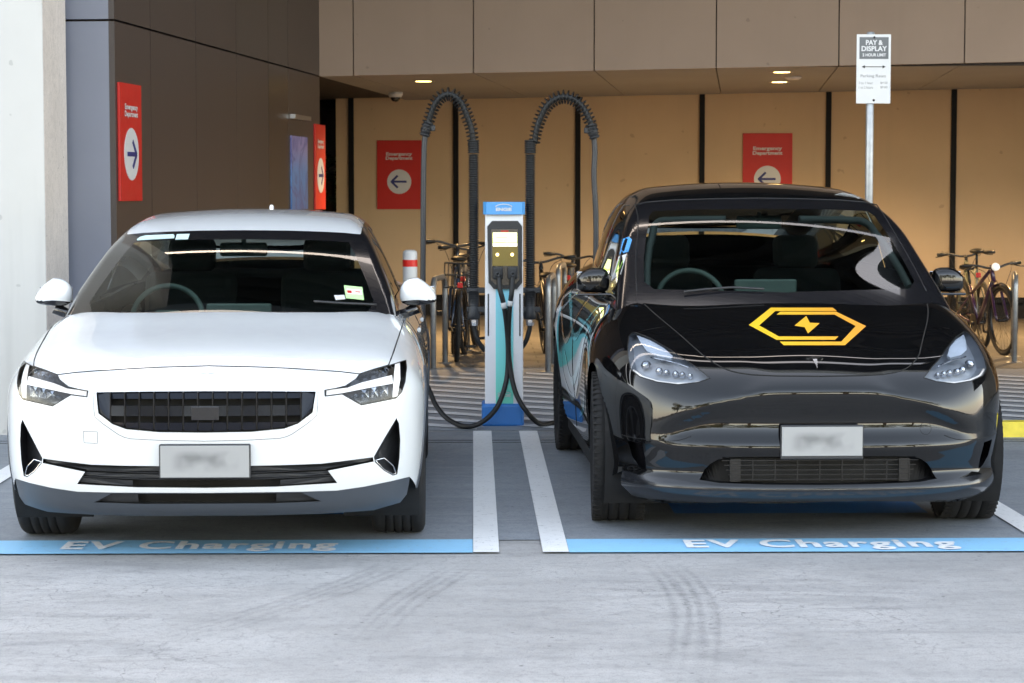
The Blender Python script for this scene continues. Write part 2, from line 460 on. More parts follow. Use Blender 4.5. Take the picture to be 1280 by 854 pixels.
def wheel(parent, x, y, r, w, s, m_rim, nsp, steer=0, ribs=4, lugs=False):
    """s = +1 outer face towards +x"""
    t = thing('wheel', None, None, (x, y, r), steer); t.parent = parent; del_keys(t)
    mb = MB(); hw = w/2
    prof = [(r*.69, -hw*.80), (r*.72, -hw*.92), (r*.80, -hw*1.0), (r*.90, -hw*.99), (r*.965, -hw*.93), (r*.993, -hw*.82)]
    n = ribs; xs = np.linspace(-hw*.78, hw*.78, n+2)[1:-1]
    g = .004
    for q in xs: prof += [(r, q-g), (r-.008, q-g*.7), (r-.008, q+g*.7), (r, q+g)]
    prof += [(r*.993, hw*.82), (r*.965, hw*.93), (r*.90, hw*.99), (r*.80, hw*1.0), (r*.72, hw*.92), (r*.69, hw*.80)]
    mb.lathe(prof, 72, 'x')
    if lugs:
        for k in range(66):
            a = 2*PI*k/66
            for q0, q1, da in ((-hw*.98, -hw*.66, .5), (hw*.66, hw*.98, -.5)):
                ca = a+da*.02
                Mx = Matrix.Rotation(ca, 4, 'X'); mb.box(q0, q1, -.006, .006, r*.955, r*1.002, M=Mx)
    mb.build('tyre', MT['tyre'], t)
    rm = MB(); o = s*hw
    rr = r*.70
    rm.lathe([(rr, -hw*.82), (rr*.97, -hw*.75), (rr*.94, -hw*.3), (rr*.93, hw*.3), (rr*.96, hw*.78), (rr*1.01, hw*.86), (rr*1.0, hw*.80)], 64, 'x')
    rm.lathe([(.001, o*.62), (.03, o*.64), (.062, o*.58), (.075, o*.45), (.075, o*.2)], 32, 'x')
    for k in range(nsp):
        a = 2*PI*k/nsp
        for da, wd in ((-.09, .5), (.09, .5)):
            A = np.array([o*.5, .06*math.cos(a), .06*math.sin(a)]); B = np.array([o*.78, rr*.96*math.cos(a+da), rr*.96*math.sin(a+da)])
            tn = np.array([0, -math.sin(a), math.cos(a)])
            h0, h1 = .020, .016; q = np.array([s*.03, 0, 0])
            V = [A-tn*h0, A+tn*h0, B+tn*h1, B-tn*h1, A-tn*h0-q, A+tn*h0-q, B+tn*h1-q, B-tn*h1-q]
            rm.add(V, [(0, 1, 2, 3), (7, 6, 5, 4), (0, 4, 5, 1), (1, 5, 6, 2), (2, 6, 7, 3), (3, 7, 4, 0)])
    rm.build('rim', m_rim, t)
    dk = MB(); dk.lathe([(.02, s*.01), (r*.55, s*.01), (r*.55, -s*.01), (.02, -s*.01)], 40, 'x', close=True); dk.build('brake_disc', MT['liner'], t)
    return t
def del_keys(o):
    for k in ('label', 'category', 'group'):
        if k in o: del o[k]
def seat_mesh(x, y, z, m, parent):
    mb = MB(); mb.box(x-.25, x+.25, y, y+.5, z, z+.16, bev=.06)
    Mx = Matrix.Translation((x, y+.5, z+.1)) @ Matrix.Rotation(R(-18), 4, 'X')
    mb.box(-.25, .25, -.07, .07, 0, .60, M=Mx, bev=.06); mb.box(-.13, .13, -.05, .05, .60, .80, M=Mx, bev=.05)
    mb.box(x-.24, x+.24, y-.02, y+.5, z-.3, z, bev=.02)
    return mb.build('seat', m, parent)
def steering(x, y, z, parent):
    t = MB(); Mx = Matrix.Translation((x, y, z)) @ Matrix.Rotation(R(65), 4, 'X')
    pts = [Mx @ Vector((.175*math.cos(a), .175*math.sin(a), 0)) for a in np.linspace(0, 2*PI, 40, endpoint=False)]
    t.tube(pts, .014, 10, closed=True)
    for a in (0, PI, -PI/2): t.tube([Mx @ Vector((0, 0, -.02)), Mx @ Vector((.17*math.cos(a), .17*math.sin(a), 0))], .016, 8)
    t.box(-.07, .07, -.05, .05, -.05, .0, M=Mx, bev=.02)
    return t.build('steering_wheel', MT['dash'], parent)
def blur_plate_mat():
    m, nt, b = nt_mat('plate_face'); v = coords(nt)
    n = noise(nt, v, 14, 1, .3); mp = ramp(nt, n, [(.40, (.17, .175, .18)), (.66, (.31, .315, .32))])
    # letters left out: soft smudge across the middle only
    sep = nt.nodes.new('ShaderNodeSeparateXYZ'); nt.links.new(coords(nt), sep.inputs[0])
    ab = N(nt, 'ShaderNodeMath', operation='ABSOLUTE'); nt.links.new(sep.outputs[0], ab.inputs[0])
    az = N(nt, 'ShaderNodeMath', operation='ABSOLUTE'); nt.links.new(sep.outputs[2], az.inputs[0])
    mx = ramp(nt, ab.outputs[0], [(.08, 1), (.15, 0)]); mz = ramp(nt, az.outputs[0], [(.02, 1), (.05, 0)])
    mu = N(nt, 'ShaderNodeMath', operation='MULTIPLY'); nt.links.new(mx.outputs[0], mu.inputs[0]); nt.links.new(mz.outputs[0], mu.inputs[1])
    c = mixc(nt, mu.outputs[0], (.32, .325, .33), mp.outputs[0]); nt.links.new(c, b.inputs['Base Color']); b.inputs['Roughness'].default_value = .45
    return m
MT['plate_face'] = blur_plate_mat()
MT['glass_green'] = glass_mat('windscreen_glass', (.55, .66, .61), f0=1.47)
MT['glass_side'] = glass_mat('side_glass', (.04, .05, .05), f0=1.5)
MT['glass_lens'] = glass_mat('lens_glass', (.92, .94, .96), f0=1.45)
MT['mirror_glass'] = pm('mirror_glass', (.6, .63, .66), .03, metal=1, var=.01)

def gz_common(pts): return CS([p[0] for p in pts], [p[1] for p in pts])

# ---------- shared assembly from a spec with closed outlines --------------
def assemble(c, name, label, paint, S):
    F, G = c['F'], c['G']; car = Car(c['X'], c['Y'], c['yaw'], F, G)
    root = thing(name, label, 'car', (c['X'], c['Y'], 0), c['yaw']); c['root'] = root
    cz, cy, pl = CylZ(1.0), CylY(.45, .5), Planar((0, 0, -1)); wsc = Planar((0, .5, -.85))
    yw, rw, Ra = c['axle_f'], c['r'], c['r']+.045
    # ---- outlines -----------------------------------------------------
    hoodfront = car.px(S['hood_front'], side=S['hs']); hoodfront[0, 0] = 0
    hoodside = car.px(S['hood_side'], side=S['hs']); hoodside[0] = hoodfront[-1]
    lightL = car.px(S['light'], side=S['ls'])              # closed loop points
    kin, kout = S['light_in'], S['light_out']
    lt = [car.px([p], side=S['ls'], step=0)[0] for p in S['light']]
    def lseg(a, b):   # outline points a..b along order, wraps
        idx = [a]; i = a
        while i != b: i = (i+1) % len(lt); idx.append(i)
        return car.px([S['light'][k] for k in idx], side=S['ls'])
    low_in = lseg(*S['light_low'])     # from inner top corner under the lamp to outer-bottom
    up = lseg(*S['light_up'])          # outer bottom -> up the outer edge -> towards the bonnet
    ang = np.linspace(R(26), R(-26), 24) if False else None
    def arch(a0, a1, n, yc, rad): return [(yc-rad*math.cos(a), rw+rad*math.sin(a)) for a in np.linspace(R(a0), R(a1), n)]
    zl = c['z_sill']; az = math.degrees(math.asin((zl-rw)/Ra))
    seamline = car.yz([tuple(low_in[-1][[1, 2]]), (yw-Ra*math.cos(R(S['seam_ang'])), rw+Ra*math.sin(R(S['seam_ang'])))])
    seamline[0] = low_in[-1]
    archf_dn = car.yz(arch(S['seam_ang'], az, 20, yw, Ra))
    fb = car.px(S['fascia_bottom'], side=S['fbs'])[::-1]; fb[-1, 0] = 0      # outer -> centre
    # fascia: centre top -> light -> seam -> arch -> bottom outer -> centre
    mid_up = S.get('fascia_upjoin')
    if S['light_touches_hood']:
        half = np.concatenate([hoodfront, low_in, seamline[1:], archf_dn[1:], fb])
    else:
        # strip between bonnet and lamp belongs to the bumper; goes up the bonnet side to the lamp's upper tip
        hs = hoodside[:S['hs_take']]
        half = np.concatenate([hoodfront, hs[1:], low_in, seamline[1:], archf_dn[1:], fb])
    fascia_loop = sym(half)
    holes = [np.array(q) for q in S['holes'](car)]
    fas = pobj('front_bumper', F, cz, fascia_loop, paint, root, holes=holes, h=.018)
    # ---- recesses -------------------------------------------------------
    S['recesses'](car, root)
    # ---- valance ---------------------------------------------------------
    vb = car.px(S['valance_bottom'], side=S['fbs']); vb[0, 0] = 0
    top = fb[::-1]
    vl = np.concatenate([top, vb[::-1]])
    pobj('bumper_valance', F, cz, sym(vl), MT[S['valance_mat']], root, holes=[np.array(q) for q in S['vholes'](car)], h=.018, off=.0015)
    # ---- bonnet ----------------------------------------------------------
    hy = S['hood_rear']   # local (x,y) from side to centre
    rear = car.xy([tuple(hoodside[-1][:2])]+hy)
    hood_loop = sym(np.concatenate([hoodfront, hoodside[1:], rear[1:]]))
    hood = pobj('bonnet', F, pl, hood_loop, paint, root, h=.025)
    sm = seam('shut_line', np.concatenate([hoodfront, hoodside[1:]]), root, .0030)
    sm.parent = hood
    # ---- side: fender, doors, quarter ------------------------------------
    d1, d2, d3 = S['doors']
    bx = S['belt_x']
    def belt(y0, y1): return car.xy([(bx(y), y) for y in np.linspace(y0, y1, 20)])
    cow = car.xy([tuple(hoodside[-1][:2]), (bx(S['cowl_y']), S['cowl_y'])])
    sill = lambda y0, y1: car.yz([(y0, zl), (y1, zl)])
    vert = lambda y, rev=False: (lambda q: q[::-1] if rev else q)(side_line(car, y, bx(y), zl))
    arch_over = car.yz(arch(S['seam_ang'], 180-az, 60, yw, Ra))
    fl = np.concatenate([up, S['fender_top'](car, hoodside, up), cow[1:], belt(S['cowl_y'], d1)[1:], vert(d1)[1:], sill(d1, yw+Ra*math.cos(R(az)))[1:], arch_over[::-1][1:], seamline[::-1][1:]])
    f1, f2 = pobj('fender', F, cy, fl, paint, root, h=.025, both=True)
    doors = []
    yr = yw+c['wb']
    dl = np.concatenate([belt(d1, d2), vert(d2)[1:], sill(d2, d1)[1:], vert(d1, True)[1:]])
    doors += list(pobj('front_door', F, cy, dl, paint, root, h=.03, both=True))
    a3 = math.degrees(math.acos((yr-d3)/Ra)) if abs(yr-d3) < Ra else 0
    archr = car.yz(arch(az, a3, 20, yr, Ra))
    dl = np.concatenate([belt(d2, d3), side_line(car, d3, bx(d3), rw+Ra*math.sin(R(a3)))[1:], archr[::-1][1:], sill(yr-Ra*math.cos(R(az)), d2)[1:], vert(d2, True)[1:]])
    doors += list(pobj('rear_door', F, cy, dl, paint, root, h=.03, both=True))
    archq = car.yz(arch(a3, 180-az, 40, yr, Ra)); ye = c['L']-.28
    ql = np.concatenate([belt(d3, ye), side_line(car, ye, bx(ye), zl)[1:], sill(ye, yr+Ra*math.cos(R(az)))[1:], archq[::-1], side_line(car, d3, bx(d3), rw+Ra*math.sin(R(a3)))[::-1][1:]])
    pobj('rear_quarter', F, cy, ql, paint, root, h=.03, both=True)
    for yy, dd, zb_ in ((d1, doors[0], zl), (d2, doors[0], zl), (d3, doors[2], rw+Ra*.8)):
        s2 = seam('door_gap', side_line(car, yy, bx(yy), zb_), root, .0025); s2.parent = dd
    # tail: ends + boot as one closing shell
    V = []; 
    zs = np.linspace(zl, 1.02, 26); xs = np.linspace(-1, 1, 41)
    tail_chart = Planar((0, -1, 0))
    q = np.stack(np.meshgrid(xs*1.05, np.linspace(.16, 1.2, 40)), -1).reshape(-1, 2)
    O = np.stack([q[:, 0], np.full(len(q), c['L']+.4), q[:, 1]], 1); P, ok = cast(F, O, np.tile([0, -1.0, 0], (len(q), 1)), 0, 1.1)
    nx = 41; Fq = []
    for j in range(39):
        for i in range(nx-1):
            k = (j*nx+i, j*nx+i+1, (j+1)*nx+i+1, (j+1)*nx+i)
            if all(ok[t] for t in k): Fq.append(k)
    mesh_obj('tail_panel', P, Fq, paint, root, normals=grad(F, P))
    dk = car.xy([(bx(3.4), 3.4), (bx(ye), ye), (bx(ye), c['L']-.2), (0, c['L']-.2)]); dk2 = car.xy([(0, 3.4), (bx(3.4), 3.4)])
    pobj('boot_lid', F, pl, sym(np.concatenate([dk2, dk[1:]])), paint, root, h=.04, off=-.001)
    # ---- sill and under side ----------------------------------------------
    mb = MB(); mb.box(-.74, .74, .35, c['L']-.3, .19, .24); mb.box(-.66, .66, .3, yw-.30, .24, .5); mb.build('underbody', MT['liner'], root)
    for s in (-1, 1): mb = MB(); mb.box(s*.80, s*(c['gw'](2.2)-.03), yw+Ra+.02, yr-Ra-.02, .17, zl+.03, bev=.02); mb.build('sill', MT['liner'], root)
    # ---- wheels and arch liners --------------------------------------------
    lm = MB()
    for yc in (yw, yr):
        for s in (-1, 1):
            xo = float(c['gw'](yc))-.035
            lm.lathe([(Ra+.004, s*xo), (Ra+.004, s*(xo-.34)), (.05, s*(xo-.34))], 40, 'x', c=(0, yc, rw), a0=0-.6, a1=PI+.6); lm.cut()
    lm.each('arch_liner', MT['liner'], root)
    for yc in (yw, yr):
        for s in (-1, 1):
            wheel(root, s*(c['track']), yc, rw, c['tw'], s, c['rim'], c['nsp'], steer=S.get('steer', 0) if yc == yw else 0, ribs=c['ribs'], lugs=c.get('lugs', False))
    if S.get('arch_trim'):
        for yc in (yw, yr):
            for P in ([car.yz(arch(az+4, 176-az, 50, yc, Ra+.004))]):
                V = []; 
                out = car.yz(arch(az+4, 176-az, len(P), yc, Ra+.04))
                n = min(len(P), len(out)); P = P[:n]; out = out[np.linspace(0, len(out)-1, n).astype(int)]
                nn = grad(F, P); no = grad(F, out)
                V = np.concatenate([P-nn*.03, P+nn*.006, out+no*.006, out-no*.002]); Fc = []
                for i in range(n-1):
                    for k in range(3): Fc.append((k*n+i, k*n+i+1, (k+1)*n+i+1, (k+1)*n+i))
                m2 = MB(); m2.add(V, Fc, True).cut(); m2.add(mirror(V), [f[::-1] for f in Fc], True).cut()
                m2.each('wheel_arch_trim', MT['valance_grey'], root)
    # ---- greenhouse ---------------------------------------------------------
    wt = car.px(S['ws_top'], F=G, side=S['ws']); wt[0, 0] = 0
    wside = car.px(S['ws_side'], F=G, side=S['ws']); wside[0] = wt[-1]
    # carry the screen down below the bonnet line
    e = wside[-1]; zlow = S['ws_low_z']
    yb = float(c['wsy'](zlow)); O = np.array([[e[0]+.02, -1.0, zlow], [e[0]*.5, -1.0, zlow], [0, -1.0, zlow]]); low, ok = cast(G, O, np.tile([0, 1.0, 0], (3, 1)), 0, 4)
    wl = np.concatenate([wt, wside[1:], low])
    inn = car.px(S['ws_inner'], F=G, side=S['ws']); inn[0, 0] = 0; inn[-1, 0] = 0
    ws = pobj('windscreen', G, wsc, sym(inn), MT['glass_green'], root, h=.03)
    pobj('windscreen_border', G, wsc, sym(wl), MT['black_gloss'], ws, holes=[sym(inn)], h=.014)
    if S.get('ws_seam'): s3 = seam('trim_line', np.concatenate([wt, wside[1:]]), root, .003, MT['rubber']); s3.parent = ws
    # roof edge curve (x as function of y at the cant rail)
    rx = S['rail_x']; ys = np.linspace(wt[-1][1], S['roof_end'], 30)
    def ontop(xx, yy):
        O = np.stack([xx, yy, np.full(len(xx), 2.2)], 1); P, ok = cast(G, O, np.tile([0, 0, -1.0], (len(xx), 1)), 0, 2.2); return P
    rail = ontop(np.array([rx(y) for y in ys]), ys); 
    front_to_rail = dense([wt[-1], rail[1]], .02, False)[:-1]
    rail = rail[1:]
    rear_mid = ontop(np.linspace(rail[-1][0], 0, 12), np.full(12, S['roof_end']))
    roof = pobj('roof', G, pl, sym(np.concatenate([wt, front_to_rail[1:], rail, rear_mid[1:]])), S['roof_mat'], root, h=.03)
    # rear screen down to the boot
    ysr = np.linspace(S['roof_end'], c['L']-.42, 14); rr = ontop(np.array([rx(y) for y in ysr]), ysr); rm = ontop(np.linspace(rr[-1][0], 0, 10), np.full(10, ysr[-1]))
    pobj('rear_window', G, pl, sym(np.concatenate([rear_mid[::-1], rr[1:], rm[1:]])), MT['glass_side'], root, h=.04)
    tg = sym(np.concatenate([np.array([[0, rm[-1][1], rm[-1][2]]]), rm[::-1][1:], np.array([[rm[0][0], rm[0][1], S['gh_base_z']], [0, rm[0][1]+.2, S['gh_base_z']]])])); tg[:, 2] -= .012*(tg[:, 2] > S['gh_base_z']+.02)
    pobj('tailgate', G, Planar((0, -1, 0)), tg, paint, root, h=.04)
    # sides
    sc = Planar((-1, 0, -.35)); zb = S['gh_base_z']
    def gside(pts, step=.03):
        p = dense([np.array(q, float) for q in pts], step, closed=False); O = np.stack([np.full(len(p), 1.4), p[:, 0], p[:, 1]], 1)
        return cast(G, O, np.tile([-1.0, 0, 0], (len(p), 1)), 0, 1.4)[0]
    base = gside([(c['L']-.5, zb), (low[0][1]+.02, zb)])
    sl = np.concatenate([wside[::-1], front_to_rail[1:], rail, rr[1:], base, low[:1]])
    wins = [gside(q) for q in S['side_windows']]
    sf = pobj('side_frame', G, sc, sl, MT['black_gloss'] if S['frame_black'] else paint, root, holes=wins, h=.014, both=True)
    for w in wins: pobj('side_window', G, sc, w, MT['glass_side'], root, h=.04, off=-.004, both=True)
    # ---- cabin ---------------------------------------------------------------
    cb = MB(); zf = S['dash_z']; yd = S['dash_y']
    cb.box(-.72, .72, yd, yd+.42, zf-.25, zf, bev=.06); cb.box(-.74, .74, yd+.2, c['L']-.7, .30, .36)
    db = cb.build('dashboard', MT['dash'], root)
    cs = MB()
    cs.box(-.10, .10, yd+.4, yd+1.3, .36, .68, bev=.03); cs.box(-.16, .16, yd+.36, yd+.39, zf-.10, zf+S['screen_h'], bev=.01); cs.build('console', MT['dash'], root)
    for sx in (-.37, .37): seat_mesh(sx, yd+.95, .46, MT[S['seat']], root)
    rs = MB(); rs.box(-.66, .66, yd+1.9, yd+2.4, .45, .62, bev=.05); Mx = Matrix.Translation((0, yd+2.4, .55)) @ Matrix.Rotation(R(-22), 4, 'X'); rs.box(-.66, .66, -.07, .07, 0, .6, M=Mx, bev=.05); rs.build('rear_seat', MT[S['seat']], root)
    steering(S['wheel_x'], yd+.52, zf-.02, root)
    mr = MB(); mx, my, mz = S['rvm']; mr.box(-.12, .12, my, my+.03, mz-.035, mz+.035, bev=.015); mr.tube([(0, my, mz), (0, my+.02, mz+.05)], .012, 8)
    mr.build('interior_mirror', MT['dash'], root)
    lin = MB(); # head lining, keeps the cabin dark
    lin.box(-.55, .55, wt[-1][1]+.12, S['roof_end'], S['liner_z']-.01, S['liner_z']); lin.build('headlining', MT['seat_fabric'], root)
    if S.get('trim_in'):
        T_ = car.px(S['trim_in'], F=G, side=S['ws'], step=12); T_ = T_-grad(G, T_)*.045
        for sg in (1, -1): tb = MB(); tb.tube(np.array(spline_pts(T_, 3))*np.array([sg, 1, 1]), .020, 8); tb.build('pillar_trim', MT['seat_light'], root)
    # wipers
    wp = MB()
    for pts in S['wipers']: 
        P = car.px(pts, F=G, side=1, step=12); P = P+grad(G, P)*.014; wp.tube(P, .006, 6)
    if S['wipers']: wp.build('wiper', MT['black_plastic'], root)
    return car, root
def side_line(car, y, xb, zl, n=40):
    """line round the body side in the plane y=const, from the belt down to zl"""
    F = car.F; c = CylY(.45, .5)
    top = car.xy([(xb, y)])[0]; a0 = math.atan2(top[0]-.45, top[2]-.5)*.5
    bot = car.yz([(y, zl)])[0]; a1 = math.atan2(bot[0]-.45, bot[2]-.5)*.5
    q = np.stack([np.linspace(a0, a1, n), np.full(n, y)], 1); O, D, t0, t1 = c.rays(q); P, ok = cast(F, O, D, t0, t1); P[0] = top; P[-1] = bot
    return P
def number_plate(c, car, root, px0, px1, py0, py1, fmargin, y_off, m_frame, ybase):
    """plate at its traced width; px in photo pixels measured at the nose plane"""
    t = thing('number_plate', None, None); del_keys(t); t.parent = root
    s = FPX/(c['Y']+ybase); cx = ((px0+px1)/2-591)/s-c['X']; cz = CAMZ-((py0+py1)/2-240)/s; w = (px1-px0)/s/2; h = (py1-py0)/s/2
    t.location = (0 if abs(cx) < .03 else cx, ybase, cz)
    fr = MB(); fr.box(-w, w, 0, .02, -h, h, bev=.006); fr.build('plate_frame', m_frame, t)
    pl_ = MB(); pl_.box(-w+fmargin[0], w-fmargin[0], -.003, .004, -h+fmargin[2], h-fmargin[1], bev=.002); pl_.build('plate_face', MT['plate_face'], t)
    return t, w, h
# ------------------------------------------------------------------ white car
def Z4(x, y): return (270+x/4.568, 420+y/4.568)
def Z6(x, y): return (270+x/4.568, 550+y/4.568)
def Z3w(x, y): return (x/4.568, 420+y/4.568)
def make_white():
    c = dict(X=-1.13, Y=9.25, yaw=R(.9), L=4.6, nose_w=3.0, axle_f=.87, wb=2.735, r=.343, tw=.245, track=.80, rim=MT['alloy'], nsp=5, ribs=4, z_sill=.24, zb=.17, kab=.10, kt=.09, kroof=.07)
    c['fpc'] = c['fpo'] = CS([.15, .22, .28, .36, .50, .62, .70, .76, .86], [.13, .065, .035, .012, 0, 0, .012, .03, .09])
    c['plan'] = CS([0, .3, .5, .65, .78, .86, .91, .95], [0, .012, .042, .095, .185, .275, .37, .52], sym=True)
    c['gw'] = CS([0, .3, .6, .87, 1.4, 2.3, 3.2, 3.7, 4.3, 4.6], [.86, .90, .925, .932, .925, .92, .928, .93, .89, .83])
    c['gz'] = CS([.15, .25, .4, .55, .70, .80, .90, 1.0, 1.15], [-.07, -.035, -.008, 0, -.002, -.018, -.05, -.10, -.19])
    c['hc'] = CS([0, .1, .25, .5, .8, 1.05, 1.4, 2.2, 3.5, 4.2, 4.6], [.735, .785, .85, .915, .97, 1.015, 1.04, 1.06, 1.08, 1.05, 1.0])
    c['crown'] = CS([0, .3, .5, .62, .70, .78, .86, .95], [0, .006, .012, .016, .024, .045, .09, .17], sym=True)
    c['rear'] = CS([.15, .4, .7, .9, 1.05], [.12, .02, 0, .03, .08]); c['rplan'] = CS([0, .4, .7, .85, .95], [0, .03, .12, .25, .45], sym=True)
    c['wsy'] = CS([.90, 1.03, 1.2, 1.376, 1.45, 1.6], [.84, 1.10, 1.46, 1.87, 2.08, 2.6]); c['ws_slope'] = .42; c['ws_curve'] = .27
    c['xs'] = CS([.85, .95, 1.03, 1.2, 1.35, 1.45], [.83, .80, .775, .705, .628, .56]); c['xsy'] = CS([.9, 1.3, 1.9, 2.5, 3.3, 4.0, 4.6], [-.02, 0, .0, .01, -.03, -.12, -.26])
    c['roof'] = CS([1.7, 1.95, 2.2, 2.6, 3.0, 3.5, 4.0, 4.5], [1.36, 1.415, 1.452, 1.479, 1.468, 1.39, 1.24, 1.06]); c['roof_crown'] = .10
    c['F'] = body_fn(c); c['G'] = green_fn(c)
    light = [(449.5,467.5),(445.1,473.6),(432,482.4),(418.9,485.7),(405.7,487.9),(406.2,495.5),(427.6,492.7),(451.7,506.5),(495.5,497.7),(502,490),(506.4,476.9),(508.2,459.4),(507.5,450.2),(485.6,457.2)]
    grille = [(255,489),(330,489),(394.8,489.6),(390.8,516),(372.9,529.5),(355.4,536),(313.8,540),(255,541)]
    curtain = [(495.5,522.9),(498.7,529.4),(500.4,550),(499.4,573.2),(496.6,592.9),(491,594.7),(480,588.6),(468.5,577.8),(467.3,571),(481,547)]
    lowint = [(255,583),(311.6,582.4),(360,581.3),(401,579.8),(434,575.8),(466.3,571.6),(467,577.2),(410,588.6),(421.5,603.8),(345,608.5),(255,610.0)]
    def holes(car):
        L = car.px(curtain+curtain[:1]); c['curt'] = L
        g = sym(car.px(grille)); c['gr'] = g; lo = sym(car.px(lowint)); c['lo'] = lo; c['vh'] = sym(car.px(vh))
        # the curtain and the lower slot meet: keep 3 mm apart
        return [g, lo, L, mirror(L)]
    vh = [(255,616.8),(340,616.4),(377,615.6),(396,624.6),(402,626.5),(340,629),(255,629.5)]
    def vholes(car): return [c['vh']]
    def recesses(car, root):
        gr = MB(); recess(gr, c['gr'], .05); g = gr.build('grille', MT['dark_void'], root)
        # glossy blocks in columns and rows, clipped to the opening
        poly = c['gr'][:, [0, 2]]; x1 = poly[:, 0].max(); z0, z1 = poly[:, 1].min(), poly[:, 1].max(); n = 15; wcol = 2*x1/n
        mb = MB(); H = z1-z0
        def fy(x, z): P = np.array([[x, -1.0, z]]); return cast(c['F'], P, np.array([[0, 1.0, 0]]), 0, 2)[0][0][1]
        for i in range(n):
            xa = -x1+i*wcol+.0035; xb = xa+wcol-.007
            rows = [(.03, .185), (.35, .60), (.76, .985)] if 0 < i < n-1 else [(.03, .98)]
            for a, b in rows:
                za, zb_ = z1-b*H, z1-a*H
                cell = clip([(xa, za), (xb, za), (xb, zb_), (xa, zb_)], inset_poly(poly, .006))
                if len(cell) < 3: continue
                V = [(p[0], fy(p[0], p[1])+.010, p[1]) for p in cell]; m = len(V); V += [(v[0], v[1]+.02, v[2]) for v in V]
                mb.add(V, [tuple(range(m)), tuple(range(2*m-1, m-1, -1))]+[(k, (k+1) % m, (k+1) % m+m, k+m) for k in range(m)])
        mb.build('grille_block', MT['grille_block'], g)
        bars = MB()
        for i in range(1, n): x = -x1+i*wcol; bars.box(x-.0018, x+.0018, fy(x, .65)+.008, fy(x, .65)+.03, z0+.012+(.02 if abs(x) > .3 else 0), z1-.003)
        bars.build('grille_bar', MT['rim_dark'], g)
        sm_ = MB(); sm_.box(-.058, .058, fy(0, .63)+.004, fy(0, .63)+.02, z0+.3*H, z1-.36*H, bev=.003); sm_.build('radar_cover', MT['lamp_black'], g)
        lo = MB(); recess(lo, c['lo'], .06); l = lo.build('lower_intake', MT['dark_void'], root)
        sl = MB()
        P = [car.px(q) for q in ([(255,591.5),(330,590.6),(408,586.5)], [(255,599.8),(330,598.9),(416,594.5)])]
        for q in P:
            q = q+np.array([0, .006, 0]); sl.tube(np.concatenate([mirror(q[1:])[::-1], q]), .0028, 6)
        sl.build('intake_trim', MT['rim_dark'], l)
        s2 = MB()
        for q in ([(311,583.5),(360,582.5),(401,581),(464,573),(464,576),(405,587),(311,589.5)], [(255,593.5),(345,592.5),(412,589),(416,593),(345,597.5),(255,598)], [(350,600.5),(416,596),(419,602),(350,607)]):
            q = car.px(q+q[:1], step=6)+np.array([0, .018, 0])
            for mm in (q, mirror(q)): s2.add(mm[:-1], [tuple(range(len(mm)-1))]).cut()
        s2.each('intake_blank', MT['black_plastic'], l)
        cu = MB()
        for L in (c['curt'], mirror(c['curt'])): recess(cu, L, .09, d=(0, 1, 0), inset=.25); cu.cut()
        cu.each('air_curtain', MT['black_plastic'], root)
        fl = MB()
        fg = car.px([(469,576),(480,573),(491,582),(495,592),(491,593.5),(480,587.5),(469,576)])+np.array([0, .012, 0])
        for q in (fg, mirror(fg)): fl.tube(q, .0025, 6).cut()
        fl.each('fog_lamp_trim', MT['chrome'], root)
        vv = MB(); recess(vv, c['vh'], .05); v = vv.build('valance_intake', MT['dark_void'], root)
        vb = MB(); q = car.px([(345,617.5),(377,617),(398,626),(345,628),(345,617.5)], step=6)+np.array([0, .02, 0])
        for mm in (q, mirror(q)): vb.add(mm[:-1], [tuple(range(len(mm)-1))]).cut()
        vb.each('intake_blank', MT['black_plastic'], v)
        # tow eye cover and bumper crease lines
        tw = car.px([Z3w(476,545), Z3w(556,548), Z3w(556,615), Z3w(480,610), Z3w(476,545)]); t = MB(); t.tube(tw, .0009, 5); t.build('tow_eye_cover', MT['rim_dark'], root)
        cr = car.px([(397.6,490),(397.2,505),(395.9,519.6),(385,529),(362,545),(350,548),(310,550.3),(255,551.6)]); cr[-1, 0] = 0
        seam('grille_surround_seam', cr, root, .0011, MT['rim_dark'])
        # headlamps
        for s in (1, -1):
            h = thing('headlight', None, None); del_keys(h); h.parent = root; mm = (lambda q: q) if s > 0 else mirror
            loop = car.px(light+light[:1]); sh = MB()
            n_ = grad(c['F'], loop)
            dd = np.array([.15, 1, -.05]); 
            L = mm(loop); recess(sh, L, .045, d=(-.25*s, 1, 0), inset=.06); sh.build('lamp_housing', MT['lamp_black'], h, fixn=False)
            def plate(nm, poly, m, dep, thick=.012):
                P = car.px(poly+poly[:1], step=3)[:-1]; P = P+np.array([0, dep, 0]); B = P+np.array([0, thick, 0]); k = len(P); b = MB(); b.add(mm(np.concatenate([P, B])), [tuple(range(k)) if s > 0 else tuple(range(k-1, -1, -1))]+[(i, (i+1) % k, (i+1) % k+k, i+k) for i in range(k)]); return b.build(nm, m, h, fixn=False)
            plate('daytime_light', [Z4(630,312), Z4(700,303), Z4(748,298), Z4(830,268), Z4(1005,225), Z4(1010,272), Z4(860,300), Z4(720,328), Z4(630,340)], MT['lamp_white'], .008)
            plate('daytime_light', [Z4(1022,162), Z4(1050,152), Z4(1052,250), Z4(1036,345), Z4(1008,352), Z4(1012,270)], MT['lamp_white'], .010)
